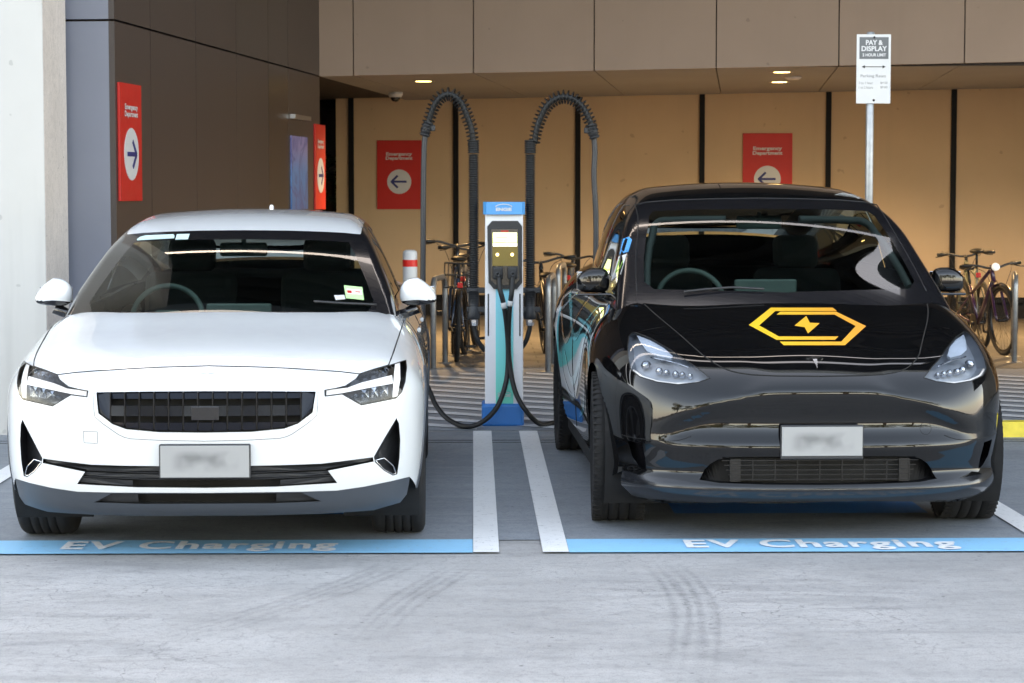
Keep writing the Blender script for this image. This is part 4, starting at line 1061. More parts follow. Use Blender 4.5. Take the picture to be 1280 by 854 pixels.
# ------------------------------------------------------------------ ground materials
def concrete(name, base, dark, tint=.0, crack=.35, sc=1.0, rough=.62):
    m, nt, b = nt_mat(name); v = coords(nt, world=True)
    n1 = noise(nt, v, .7*sc, 7, .62, .5); n2 = noise(nt, v, 4.5*sc, 7, .7, .3); n3 = noise(nt, v, 150, 3, .75); n5 = noise(nt, v, 28, 5, .7)
    vs = coords(nt, (.55, 2.2, 1), world=True); n4 = noise(nt, vs, 1.9*sc, 8, .68, 1.0)
    md = [(p+q)/2 for p, q in zip(base, dark)]
    c = mixc(nt, ramp(nt, n1, [(.38, 0), (.62, 1)]).outputs[0], md, base)
    c = mixc(nt, ramp(nt, n4, [(.34, .65), (.52, 0)]).outputs[0], c, dark)
    c = mixc(nt, ramp(nt, n2, [(.50, 0), (.70, .35)]).outputs[0], c, [min(1, q*1.15) for q in base])
    c = mixc(nt, ramp(nt, n5, [(.34, .45), (.50, 0)]).outputs[0], c, [q*.75 for q in dark])
    c = mixc(nt, ramp(nt, n3, [(.36, .55), (.50, 0)]).outputs[0], c, [q*.62 for q in dark])
    # small pits and specks
    vo = nt.nodes.new('ShaderNodeTexVoronoi'); vo.inputs['Scale'].default_value = 7; nt.links.new(v, vo.inputs['Vector'])
    c = mixc(nt, ramp(nt, vo.outputs['Distance'], [(.03, .75), (.07, 0)]).outputs[0], c, (.06, .06, .065))
    # hairline cracks
    vd = nt.nodes.new('ShaderNodeTexVoronoi'); vd.feature = 'DISTANCE_TO_EDGE'; vd.inputs['Scale'].default_value = 5.5*sc
    dn = nt.nodes.new('ShaderNodeTexNoise'); dn.inputs['Scale'].default_value = 3; dn.inputs['Detail'].default_value = 6; nt.links.new(v, dn.inputs['Vector'])
    ad = nt.nodes.new('ShaderNodeVectorMath'); ad.operation = 'MULTIPLY_ADD'; ad.inputs[1].default_value = (.5, .5, .5); nt.links.new(dn.outputs['Color'], ad.inputs[0]); nt.links.new(v, ad.inputs[2]); nt.links.new(ad.outputs[0], vd.inputs['Vector'])
    ck = ramp(nt, vd.outputs['Distance'], [(.0, 1), (.02, 0)])
    mk = N(nt, 'ShaderNodeMath', operation='MULTIPLY'); nt.links.new(ck.outputs[0], mk.inputs[0]); nt.links.new(ramp(nt, n1, [(.45, 0), (.6, crack)]).outputs[0], mk.inputs[1])
    c = mixc(nt, mk.outputs[0], c, [q*.55 for q in dark])
    nt.links.new(c, b.inputs['Base Color'])
    nt.links.new(ramp(nt, n2, [(.3, rough-.12), (.7, rough+.12)]).outputs[0], b.inputs['Roughness'])
    bump(nt, b, noise(nt, v, 90, 6, .7), .25, .004); return m
def ground_paint(name, col, wear, rough=.55):
    m, nt, b = nt_mat(name); v = coords(nt, world=True)
    n = noise(nt, v, 34, 8, .78, .4); n2 = noise(nt, v, 2.6, 6, .7)
    c = mixc(nt, ramp(nt, n2, [(.35, 0), (.7, .35)]).outputs[0], col, [q*.8 for q in col])
    c = mixc(nt, ramp(nt, n, [(.57, 0), (.62, wear*1.5)]).outputs[0], c, (.27, .28, .30))
    nt.links.new(c, b.inputs['Base Color']); b.inputs['Roughness'].default_value = rough
    bump(nt, b, noise(nt, v, 90, 5, .7), .2, .003); return m
MT['ground'] = concrete('concrete_ground', (.43, .425, .425), (.245, .245, .248), crack=.7)
MT['bay'] = concrete('bay_surface', (.29, .32, .355), (.185, .21, .24), sc=1.3, crack=.2)
MT['asphalt'] = concrete('asphalt', (.062, .062, .064), (.042, .042, .044), crack=.2, rough=.8)
MT['line_white'] = ground_paint('line_white', (.84, .85, .86), .35)
MT['line_blue'] = ground_paint('line_blue', (.24, .58, .84), .25)
MT['pad_blue'] = ground_paint('pad_blue', (.03, .24, .62), .3)
MT['line_hatch'] = ground_paint('line_hatch', (.70, .72, .75), .4)
def paver_mat():
    m, nt, b = nt_mat('footpath_paver'); v = coords(nt, world=True); br = nt.nodes.new('ShaderNodeTexBrick'); nt.links.new(v, br.inputs['Vector'])
    br.inputs['Scale'].default_value = 1; br.inputs['Brick Width'].default_value = .6; br.inputs['Row Height'].default_value = .3; br.inputs['Mortar Size'].default_value = .008
    br.inputs['Color1'].default_value = (.12, .115, .11, 1); br.inputs['Color2'].default_value = (.15, .14, .13, 1); br.inputs['Mortar'].default_value = (.05, .05, .05, 1)
    n = noise(nt, v, 2.5, 6); c = mixc(nt, ramp(nt, n, [(.35, .4), (.7, 0)]).outputs[0], br.outputs[0], (.08, .078, .075)); nt.links.new(c, b.inputs['Base Color']); b.inputs['Roughness'].default_value = .6
    bump(nt, b, br.outputs['Fac'], -.3, .004); return m
MT['paver'] = paver_mat()

def sheet(name, poly, z, m, kind='structure', sub=None):
    mb = MB(); mb.add([(x, y, z) for x, y in poly], [tuple(range(len(poly)))]); o = mb.build(name, m, fixn=False); 
    if o.data.polygons[0].normal.z < 0: o.data.flip_normals()
    if kind: o['kind'] = kind
    return o
sheet('ground', [(-400, -400), (400, -400), (400, 400), (-400, 400)], 0, MT['ground'])
sheet('added_road', [(-80, -24), (80, -24), (80, 3.4), (-80, 3.4)], .004, MT['asphalt'])  # unseen dark asphalt, added to cut bounce light and darken bumper reflections
YB = 9.47
sheet('parking_bay_surface', [(-14, 9.84), (14, 9.84), (14, 14.33), (-14, 14.33)], .004, MT['bay'])
sheet('forecourt', [(-3.4, 14.40), (14, 14.40), (14, 19.0), (-3.4, 19.75)], .004, MT['bay'])
sheet('footpath', [(-3.4, 19.754), (14, 19.004), (14, 27.5), (-3.4, 29.5)], .006, MT['paver'])
# drain slot across the bays
dm = MB(); dm.box(-14, 14, 13.70, 13.712, .0045, .006); dm.box(-14, 14, 13.82, 13.832, .0045, .006); d = dm.build('drain_channel', MT['dark_void']); d['kind'] = 'structure'
sheet('painted_line', [(0, YB), (.113, YB), (.120, 14.33), (.0, 14.33)], .010, MT['line_white'])
sheet('painted_line', [(.303, YB), (.416, YB), (.420, 14.33), (.300, 14.33)], .010, MT['line_white'])
sheet('painted_line', [(2.53, 9.84), (2.655, 9.84), (2.655, 14.33), (2.53, 14.33)], .010, MT['line_white'])
sheet('painted_line', [(-2.66, 9.84), (-2.54, 9.84), (-2.54, 14.33), (-2.66, 14.33)], .010, MT['line_white'])
sheet('painted_band', [(-5.2, YB), (-.002, YB), (-.002, 9.835), (-5.2, 9.835)], .008, MT['line_blue'])
sheet('painted_band', [(.418, YB), (5.6, YB), (5.6, 9.835), (.418, 9.835)], .008, MT['line_blue'])
for x0, x1 in ((-1.80, -.55), (.98, 2.22)):
    sheet('painted_charging_pad', [(x0, 10.62), (x1, 10.62), (x1, 13.2), (x0, 13.2)], .008, MT['pad_blue'])
    s = MB(); xc = (x0+x1)/2
    s.tube([(xc-.35, 11.1, .0), (xc-.1, 11.0, 0), (xc+.25, 11.15, 0), (xc+.38, 11.2, 0)], .001, 4)
    pts = spline_pts([(xc-.4, 11.05), (xc-.15, 10.95), (xc+.15, 11.0), (xc+.4, 11.15)], 8); P = [np.array(p) for p in pts]
    L = [(p[0], p[1]-.03) for p in P]+[(p[0], p[1]+.03) for p in P[::-1]]
    s = MB(); s.add([(a, b, .012) for a, b in L], [(i, i+1, len(L)-2-i, len(L)-1-i) for i in range(len(P)-1)]); o = s.build('painted_charging_mark', MT['line_white'], fixn=False); o['kind'] = 'structure'
for cx in (-.0, 0):
    pass
def ground_text(px0, px1):
    X0 = (px0-591)/2750*9.64; X1 = (px1-591)/2750*9.64
    o = text_into('painted_lettering', 'EV Charging', X1-X0, .285, MT['line_white'], M=Matrix.Translation(((X0+X1)/2, 9.640, .012)), bold=.03, spacing=1.12); o['kind'] = 'structure'
ground_text(75, 420); ground_text(859, 1203)
# hatched lines of the forecourt
hl = MB()
for k in range(-14, 30):
    # direction: to the right and towards the camera
    x0 = -3.3; d = .43
    y0 = 14.1+k*d*1.0
    segs = []
    # line y = y0 - (x)*0.72 ; clip to the forecourt
    def yy(x, y0=y0): return y0-(x)*.72
    P = [(x, yy(x)) for x in np.linspace(-3.3, 13.9, 120)]
    Q = [p for p in P if 14.45 < p[1] < 19.0-.043*p[0]]
    if len(Q) < 2: continue
    a, b = Q[0], Q[-1]; wv = .085
    hl.add([(a[0], a[1]-wv, .009), (b[0], b[1]-wv, .009), (b[0], b[1]+wv, .009), (a[0], a[1]+wv, .009)], [(0, 1, 2, 3)])
o = hl.build('painted_hatching', MT['line_hatch'], fixn=False); o['kind'] = 'stuff'; o['kind'] = 'structure'
# tyre marks
def mark_mat():
    m, nt, b = nt_mat('tyre_mark'); out = nt.nodes['Material Output']; tr = nt.nodes.new('ShaderNodeBsdfTransparent'); mx = nt.nodes.new('ShaderNodeMixShader')
    b.inputs['Base Color'].default_value = (.10, .105, .12, 1); b.inputs['Roughness'].default_value = .5
    v = coords(nt, kind='UV'); s = nt.nodes.new('ShaderNodeSeparateXYZ'); nt.links.new(v, s.inputs[0])
    wv = nt.nodes.new('ShaderNodeTexWave'); wv.wave_type = 'BANDS'; wv.bands_direction = 'X'; wv.inputs['Scale'].default_value = 1.3; wv.inputs['Distortion'].default_value = 3.5; wv.inputs['Detail'].default_value = 5; wv.inputs['Detail Scale'].default_value = 2.5; nt.links.new(v, wv.inputs['Vector'])
    n = noise(nt, coords(nt, world=True), 16, 8, .8); n2 = noise(nt, coords(nt, world=True), 2.2, 3)
    edge = ramp(nt, s.outputs[0], [(0, 0), (.12, 1), (.88, 1), (1, 0)]); end = ramp(nt, s.outputs[1], [(0, 0), (.25, 1), (.6, .8), (1, 0)])
    f = mixc(nt, 1.0, wv.outputs[0], ramp(nt, n, [(.38, .2), (.6, 1)]).outputs[0], 'MULTIPLY'); f = mixc(nt, 1.0, f, edge.outputs[0], 'MULTIPLY'); f = mixc(nt, 1.0, f, end.outputs[0], 'MULTIPLY'); f = mixc(nt, 1.0, f, (.25, .25, .25), 'MULTIPLY')
    bw = nt.nodes.new('ShaderNodeRGBToBW'); nt.links.new(f, bw.inputs[0]); nt.links.new(bw.outputs[0], mx.inputs[0]); nt.links.new(tr.outputs[0], mx.inputs[1]); nt.links.new(b.outputs[0], mx.inputs[2]); nt.links.new(mx.outputs[0], out.inputs[0]); return m
MT['tyre_mark'] = mark_mat()
def tyre_mark(pts, w):
    P = np.array(spline_pts(pts, 14)); tn = np.gradient(P, axis=0); tn /= np.linalg.norm(tn, axis=1, keepdims=True); nr = np.stack([-tn[:, 1], tn[:, 0]], 1)
    V = []; n = len(P)
    for k in range(n):
        for s in (-1, 1): q = P[k]+nr[k]*s*w/2; V.append((q[0], q[1], .0052))
    Fc = [(2*i, 2*i+1, 2*i+3, 2*i+2) for i in range(n-1)]; o = mesh_obj('tyre_mark', V, Fc, MT['tyre_mark']); uv = o.data.uv_layers.new(name='uv')
    for pl_ in o.data.polygons:
        for li, vi in zip(pl_.loop_indices, pl_.vertices): uv.data[li].uv = (vi % 2, (vi//2)/(n-1))
    o['kind'] = 'structure'
tyre_mark([(.78, 9.3), (.83, 8.8), (.84, 8.3), (.80, 7.8), (.74, 7.3), (.68, 6.9)], .22)
tyre_mark([(-.28, 9.3), (-.42, 8.9), (-.60, 8.5), (-.85, 8.0), (-1.15, 7.5)], .22)
tyre_mark([(-.02, 9.2), (-.14, 8.8), (-.25, 8.4), (-.33, 8.0), (-.40, 7.5)], .20)

# ------------------------------------------------------------------ building
U = Vector((.9927, -.1205, 0)); V_ = Vector((.1205, .9927, 0))
BO = Vector((-1.545, 22.25, 0))       # fascia line, left end
BM = Matrix(((U.x, V_.x, 0, BO.x), (U.y, V_.y, 0, BO.y), (0, 0, 1, 0), (0, 0, 0, 1)))   # local (u, v, z)
ZS0, TS = 2.727, .0150                 # soffit height and its fall
def upx(px, v=0, tv=0):
    """u of the building plane (offset v) seen at this column of the photo"""
    k = (px-591)/2750.0; o = BO+V_*v; return (k*o.y-o.x)/(U.x-k*U.y)
def shp(M, f): 
    mb = MB(); f(mb); return mb
def panel_mat(name, col, rough, var=.05, streak=.12, spec=.5, metal=0):
    m, nt, b = nt_mat(name); v = coords(nt); n = noise(nt, v, 1.1, 5); vs = coords(nt, (5, 5, .35)); n2 = noise(nt, vs, 1.5, 6)
    c = ramp(nt, n, [(.3, [q*(1-var) for q in col]), (.7, [min(1, q*(1+var)) for q in col])]).outputs[0]
    c = mixc(nt, ramp(nt, n2, [(.55, 0), (.85, streak)]).outputs[0], c, [q*.55 for q in col])
    sp = ramp(nt, noise(nt, v, 9, 2, .4), [(.74, 0), (.76, .4)]); c = mixc(nt, sp.outputs[0], c, [q*.5 for q in col])
    nt.links.new(c, b.inputs['Base Color']); b.inputs['Roughness'].default_value = rough; b.inputs['Metallic'].default_value = metal; b.inputs['Specular IOR Level'].default_value = spec
    bump(nt, b, noise(nt, v, 30, 4), .03, .003); return m
MT['fascia'] = panel_mat('fascia_panel', (.34, .245, .195), .75)
MT['soffit'] = panel_mat('soffit_panel', (.29, .28, .285), .75)
MT['tan'] = panel_mat('tan_wall', (.55, .385, .235), .7, streak=.10)
MT['clad'] = panel_mat('dark_cladding', (.049, .037, .034), .42, streak=.05, spec=.6)
MT['clad_front'] = panel_mat('slate_cladding', (.19, .21, .265), .4, streak=.05, spec=.7)
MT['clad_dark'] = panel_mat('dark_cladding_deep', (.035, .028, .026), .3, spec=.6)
MT['col_white'] = panel_mat('white_render', (.52, .515, .50), .8, streak=.3)
MT['col_beige'] = concrete('raw_concrete', (.78, .71, .67), (.64, .58, .545), sc=2.0, crack=.1, rough=.8)
MT['joint'] = pm('joint', (.03, .022, .018), .8)
MT['mullion'] = pm('mullion', (.005, .005, .006), .6, spec=.2)
MT['deck'] = panel_mat('deck_soffit', (.05, .055, .055), .7)
MT['parapet'] = panel_mat('pale_parapet', (.50, .50, .48), .6)
MT['upper'] = panel_mat('upper_facade', (.06, .05, .045), .5)
bld = thing('hospital_building', 'brown panelled building with tan back wall and lit soffit behind the cars', 'building', BO, -math.atan2(.1205, .9927))
UR = 12.0; VW = 5.75
def zsof(u): return ZS0+TS*u
# fascia panels, each joint an open groove
js = [0.0]+[upx(p) for p in (443, 592, 742, 894, 1047, 1204)]; st = js[-1]-js[-2]
while js[-1] < UR: js.append(js[-1]+st)
g = .006
for k in range(len(js)-1):
    a, b = js[k]+g, js[k+1]-g; mb = MB(); za, zb_ = zsof(a), zsof(b)
    mb.add([(a, 0, za), (b, 0, zb_), (b, .12, zb_), (a, .12, za), (a, 0, 4.6), (b, 0, 4.6), (b, .12, 4.6), (a, .12, 4.6)], [(0,3,2,1),(4,5,6,7),(0,1,5,4),(1,2,6,5),(2,3,7,6),(3,0,4,7)])
    mb.build('fascia_panel', MT['fascia'], bld)
    mb = MB(); t = .03
    for (v0, v1) in ((.125, VW),):
        mb.add([(a, v0, za), (b, v0, zb_), (b, v1, zb_), (a, v1, za), (a, v0, za+t), (b, v0, zb_+t), (b, v1, zb_+t), (a, v1, za+t)], [(0,3,2,1),(4,5,6,7),(0,1,5,4),(1,2,6,5),(2,3,7,6),(3,0,4,7)])
    mb.build('soffit_panel', MT['soffit'], bld)
mb = MB(); mb.add([(-3, .13, zsof(-3)+.036), (UR+.3, .13, zsof(UR+.3)+.036), (UR+.3, VW+.3, zsof(UR+.3)+.036), (-3, VW+.3, zsof(-3)+.036), (-3, .13, 3.2), (UR+.3, .13, 3.2), (UR+.3, VW+.3, 3.2), (-3, VW+.3, 3.2)], [(0,3,2,1),(4,5,6,7),(0,1,5,4),(1,2,6,5),(2,3,7,6),(3,0,4,7)]); mb.box(-.02, UR+.3, .06, .10, 2.80, 4.6); mb.build('soffit_backing', MT['joint'], bld)
# back wall, mullions, skirting
ub = [upx(421, VW)]+[upx(p, VW) for p in (440, 570, 722, 877, 1035, 1192)]; st = ub[-1]-ub[-2]
while ub[-1] < UR: ub.append(ub[-1]+st)
for k in range(len(ub)-1):
    a = ub[k]+(.034 if k else 0); b = ub[k+1]-.034; mb = MB(); mb.box(a, b, VW, VW+.1, .27, 3.0); mb.build('wall_panel', MT['tan'], bld)
    m2 = MB(); m2.box(ub[k+1]-.033, ub[k+1]+.033, VW-.03, VW+.1, .26, 3.0); m2.build('mullion', MT['mullion'], bld)
mb = MB(); mb.box(ub[0], UR, VW-.028, VW+.08, .20, .259); mb.build('bottom_rail', MT['mullion'], bld)
mb = MB(); mb.box(ub[0], UR, VW+.02, VW+.12, 0, .198); mb.build('skirting', MT['liner'], bld)
mb = MB(); mb.box(UR, UR+.2, .13, VW, 0, 3.04); mb.build('end_wall', MT['tan'], bld)
mb = MB(); mb.box(-2.2, ub[0]+.4, VW+1.7, VW+1.8, 0, 3.1); mb.build('dark_window', MT['black_gloss'], bld)
ul = min(upx(401, VW), upx(401, VW+1.6))-.25
mb = MB(); mb.box(-6.0, ul, .2, VW+1.6, 0, 4.58); mb.build('return_wall', MT['joint'], bld)
mb = MB(); mb.box(ub[0]+.02, UR+.2, VW+.13, VW+.3, 0, 4.58); mb.build('wall_core', MT['joint'], bld)
# mass above: recessed car deck storeys with pale edge beams
mb = MB(); mb.box(-30, 32, .6, 16, 4.6, 12.5); mb.build('upper_storeys', MT['upper'], bld)
mb = MB(); mb.box(-36, 40, 16.2, 34, 0, 26); mb.build('sun_block_mass', MT['upper'], bld)  # unseen tall mass, added to keep direct sun off the ground in front
mb = MB(); mb.box(UR+.2, 32, .3, 16, 0, 4.6); mb.box(-30, -3.0, 1.5, 16, 0, 4.6); mb.build('flank_wall', MT['upper'], bld)
# canopy over the bays with an open slot of sky towards the building
for v0, v1 in ((-9.8, -8.35), (-7.8, -6.6), (-6.2, .55)):
    mb = MB(); mb.box(-18, 24, v0, v1, 6.75, 7.0)
    k = v0+.1
    while k < v1-.2:
        mb.box(-18, 24, k, k+.10, 6.66, 6.75); k += .22
    mb.build('canopy_slab', MT['deck'], bld)
    for e in (v0-.16,):
        if v0 > -9: continue
        p = MB(); p.box(-18, 24, e, e+.16, 6.35, 7.5); p.build('canopy_edge', MT['parapet'], bld)
mb = MB(); mb.box(6.9, 24, -8.34, -6.21, 6.72, 6.98); mb.build('canopy_slab', MT['deck'], bld)  # filler added across the slots to trim their reflection in the black car's windscreen
# downlights
M_('lamp_glow', (.9, .8, .5), .5, emit=(1, .72, .32), es=2.2)
def downlight(px, py_, v, vis=True):
    u = upx(px, v); z = zsof(u)
    p = BM @ Vector((u, v, z)); t = thing('downlight', 'x', 'ceiling light', p, 0, 'downlights in the soffit')
    mb = MB(); mb.lathe([(.085, -.002), (.12, -.006), (.125, -.001), (.125, .012), (.085, .012)], 40, 'z', close=True); mb.build('trim_ring', MT['alloy'], t)
    mb = MB(); mb.lathe([(.001, -.004), (.084, -.004), (.084, -.001), (.001, -.001)], 32, 'z'); mb.build('lamp_glow', MT['lamp_glow'], t)
    L = bpy.data.lights.new('downlight_lamp', 'SPOT'); L.energy = 155; L.color = (1, .70, .38); L.spot_size = R(150); L.spot_blend = 1; L.shadow_soft_size = .09
    lo = bpy.data.objects.new('downlight_lamp', L); COL.objects.link(lo); lo.parent = t; lo.location = (0, 0, -.02); return t
d1 = downlight(530, 0, 1.3); d1['label'] = 'round lit downlight in the soffit above the left charging arch'
d2 = downlight(976, 0, .95); d2['label'] = 'nearer lit downlight above the black car, by the building edge'
d3 = downlight(973, 0, 3.0); d3['label'] = 'farther lit downlight above the black car, closer to the tan wall'
for i, (px, v) in enumerate(((250, 3.4), (1380, 2.0))):
    if px < 400: continue
    q = downlight(px, 0, v); q['label'] = 'round lit downlight in the soffit at the far right beyond the pay sign'
# smoke detector, dome camera
t = thing('ceiling_sensor', 'flat pale round sensor on the soffit beside the two downlights', 'sensor', BM @ Vector((upx(990, 2.0), 2.0, zsof(upx(990, 2.0)))))
mb = MB(); mb.lathe([(.001, -.03), (.06, -.03), (.09, -.01), (.09, 0), (.001, 0)], 24, 'z'); mb.build('sensor_body', MT['col_beige'], t)
t = thing('dome_camera', 'small white dome security camera with black lens hanging from the soffit', 'camera', BM @ Vector((upx(495, 3.6), 3.6, zsof(upx(495, 3.6)))))
mb = MB(); mb.lathe([(.001, -.06), (.07, -.06), (.085, -.03), (.085, 0), (.001, 0)], 28, 'z'); mb.build('camera_housing', MT['sign_white'], t)
mb = MB(); mb.lathe([(.001, -.115), (.03, -.108), (.052, -.085), (.06, -.06), (.001, -.06)], 28, 'z'); mb.build('camera_dome', MT['black_gloss'], t)
# ---- cladding block on the left
CO = Vector((-2.417, 15.0, 0)); CM = Matrix(((U.x, V_.x, 0, CO.x), (U.y, V_.y, 0, CO.y), (0, 0, 1, 0), (0, 0, 0, 1)))
cl = thing('cladding_block', 'dark metal clad wall block between the white column and the soffit', 'wall', CO, -math.atan2(.1205, .9927))
def vpx(px): # distance along the receding face seen at this column
    k = (px-591)/2750.0; return (k*CO.y-CO.x)/(V_.x-k*V_.y)
L0 = 7.30; vs_ = [0]+[vpx(p) for p in (192, 248, 298, 337.5, 362)]+[L0]
ZL = 2.727
mats_ = ['clad', 'clad', 'clad', 'clad', 'clad_dark', 'clad']
for k in range(6):
    a, b = vs_[k]+.005, vs_[k+1]-.005
    for z0, z1 in ((0.0, ZL-.008), (ZL+.008, 4.55)):
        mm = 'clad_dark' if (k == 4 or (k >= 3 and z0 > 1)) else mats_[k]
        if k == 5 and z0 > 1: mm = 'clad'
        mb = MB(); mb.box(-.04, 0, a if k else 0, b, z0, z1); mb.build('cladding_panel', MT[mm], cl)
mb = MB(); mb.box(-3.0, -.042, .05, L0, 0, 4.6); mb.build('core_wall', MT['joint'], cl)
for z0, z1 in ((0, ZL-.008), (ZL+.008, 4.55)):
    mb = MB(); mb.box(-1.4, -.041, -.0, .045, z0, z1); mb.build('front_panel', MT['clad_front'], cl)
# ---- column
cw = thing('concrete_column', 'tall white rendered column with raw beige concrete side at the left edge', 'column', (-3.2, 14.2, 0))
mb = MB(); mb.box(-1.0, .458, 0, .78, 0, 6.3); o = mb.build('column_side', MT['col_beige'], cw)
mb = MB(); mb.box(-1.0, .455, -.012, -.001, 0, 6.3); mb.build('column_face', MT['col_white'], cw)

# ---- wall signs
def arrow_sign(name, label, cat_loc, rotz, w, h, right, group):
    """sign face towards local -Y; h tall from local z=0"""
    t = thing(name, label, 'sign', cat_loc, rotz, group); mb = MB(); mb.box(-w/2, w/2, -.018, 0, 0, h, bev=.003); mb.build('sign_board', MT['sign_red'], t)
    Mf = lambda x, z, d: Matrix.Translation((x, -.018-d, z)) @ Matrix.Rotation(PI/2, 4, 'X')
    rad = .27*w if not right else .33*w
    mb = MB(); zc = h*(.44 if h < .9 else .44)
    zc = h*.40
    n = 40; ring = [(rad*math.cos(2*PI*i/n), zc+rad*math.sin(2*PI*i/n)) for i in range(n)]; mb.prism(ring, -.0215, -.018); mb.build('arrow_disc', MT['sign_white'], t)
    s = 1 if right else -1; a = MB(); th = rad*.085
    def bar(x0, z0, x1, z1):
        d = math.hypot(x1-x0, z1-z0); nx, nz = -(z1-z0)/d*th, (x1-x0)/d*th; a.prism([(x0-nx, z0-nz), (x1-nx, z1-nz), (x1+nx, z1+nz), (x0+nx, z0+nz)], -.0245, -.022)
    tip = s*rad*.62; bar(-s*rad*.62, zc, tip-s*th, zc)
    bar(tip-s*rad*.50, zc+rad*.5, tip+s*th*.6, zc-th*.3); bar(tip-s*rad*.50, zc-rad*.5, tip+s*th*.6, zc+th*.3)
    a.build('arrow', MT['sign_navy'], t)
    tw = w*.60; l1 = text_into('lettering', 'Emergency', tw*.97, h*.062, MT['sign_white'], t, Mf(-w*.0+(.0 if not right else 0), h*.795, .004), bold=.03)
    l2 = text_into('lettering', 'Department', tw, h*.062, MT['sign_white'], t, Mf(0, h*.735, .004), bold=.03)
    return t
def wall_sign(px0, px1, pyt, pyb, label):
    a, b = upx(px0, VW), upx(px1, VW); uc = (a+b)/2; p = BM @ Vector((uc, VW-.002, 0)); s = FPX/p.y
    zt = CAMZ+(240-pyt)/s; zb = CAMZ+(240-pyb)/s
    return arrow_sign('direction_sign', label, (p.x, p.y, zb), -math.atan2(.1205, .9927), b-a, zt-zb, False, 'red Emergency Department signs')
wall_sign(472, 527.5, 176, 261.5, 'red Emergency Department sign on the tan wall left of the charger')
wall_sign(928, 990, 167, 262, 'red Emergency Department sign on the tan wall above the black car roof')
def side_sign(px0, px1, pyt, pyb, label):
    a, b = vpx(px0), vpx(px1); vc = (a+b)/2; p = CM @ Vector((.001, vc, 0)); pa = CM @ Vector((0, a, 0)); s = FPX/pa.y
    return arrow_sign('direction_sign', label, (p.x, p.y, CAMZ+(240-pyb)/s), PI/2-math.atan2(.1205, .9927), b-a, (pyb-pyt)/s, True, 'red Emergency Department signs')
side_sign(150, 177, 104, 251.5, 'large red Emergency Department sign with right arrow at the front corner of the dark cladding')
side_sign(393, 405.5, 155.5, 262, 'narrow red right arrow sign at the far end of the dark cladding')
a, b = vpx(364), vpx(384); p = CM @ Vector((.001, (a+b)/2, 0)); s = FPX/(CM @ Vector((0, a, 0))).y
t = thing('wall_poster', 'blue and violet poster on the dark cladding beside the narrow red sign', 'poster', (p.x, p.y, CAMZ+(240-262)/s), PI/2-math.atan2(.1205, .9927)); hh = (262-170)/s
def poster_mat():
    m, nt, b = nt_mat('poster_print'); v = coords(nt); n = nt.nodes.new('ShaderNodeTexNoise'); n.inputs['Scale'].default_value = 2.5; n.inputs['Distortion'].default_value = 1.5; nt.links.new(v, n.inputs['Vector'])
    s = nt.nodes.new('ShaderNodeSeparateXYZ'); nt.links.new(v, s.inputs[0]); r = ramp(nt, s.outputs[2], [(0, (.06, .18, .45)), (.35, (.10, .28, .60)), (.6, (.30, .26, .50)), (1, (.48, .42, .62))])
    c = mixc(nt, ramp(nt, n.outputs[0], [(.42, 0), (.5, 1), (.58, 0)]).outputs[0], r.outputs[0], (.08, .10, .32)); nt.links.new(c, b.inputs['Base Color']); b.inputs['Roughness'].default_value = .3; return m
MT['poster'] = poster_mat()
mb = MB(); mb.box(-(b-a)/2, (b-a)/2, -.012, 0, 0, hh); mb.build('poster_print', MT['poster'], t)
mb = MB(); mb.box(-(b-a)/2, (b-a)/2, -.05, 0, hh+.16, hh+.20); mb.build('picture_light', MT['alloy'], t)

# ------------------------------------------------------------------ palm behind the gap
def leaf_mat(name, c1, c2):
    m, nt, b = nt_mat(name); gi = nt.nodes.new('ShaderNodeNewGeometry'); 
    r = ramp(nt, gi.outputs['Random Per Island'], [(0, c1), (.5, [(a+d)/2 for a, d in zip(c1, c2)]), (1, c2)]); nt.links.new(r.outputs[0], b.inputs['Base Color']); b.inputs['Roughness'].default_value = .5
    b.inputs['Subsurface Weight'].default_value = 0; return m
MT['palm_leaf'] = leaf_mat('palm_leaf', (.03, .09, .05), (.10, .20, .09)); MT['bark'] = pm('bark', (.10, .07, .045), .9, var=.3, bmp=.4)
def palm(x, y, h, label):
    t = thing('palm', label, 'plant', (x, y, 0)); mb = MB(); mb.tube([(0, 0, 0), (.02, .01, h*.4), (0, 0, h*.62)], [.07, .055, .05], 10); mb.build('trunk', MT['bark'], t)
    lf = MB(); r_ = random.Random(3)
    for k in range(26):
        az_ = r_.uniform(0, 2*PI); L = r_.uniform(.5, .8); e0 = r_.uniform(.2, 1.3); P = []; q = Vector((0, 0, h*r_.uniform(.45, .66))); el = e0
        for i in range(14):
            P.append(q.copy()); q = q+Vector((math.cos(az_)*math.cos(el), math.sin(az_)*math.cos(el), math.sin(el)))*(L/13); el -= .16
        lf.tube(P, .006, 4)
        for i in range(2, 13):
            d = (P[i+1]-P[i]).normalized(); sd_ = d.cross(Vector((0, 0, 1))).normalized()
            for s in (-1, 1):
                tip = P[i]+(sd_*s*.22+d*.12+Vector((0, 0, -.08)))*(1-abs(i-6)/14); lf.add([P[i]-d*.012, tip, P[i]+d*.014], [(0, 1, 2)])
    lf.build('fronds', MT['palm_leaf'], t, fixn=False); return t
pp = BM @ Vector((upx(412, 6.6), 6.6, 0)); palm(pp.x, pp.y, 2.9, 'dark green palm in the gap between cladding and tan wall')

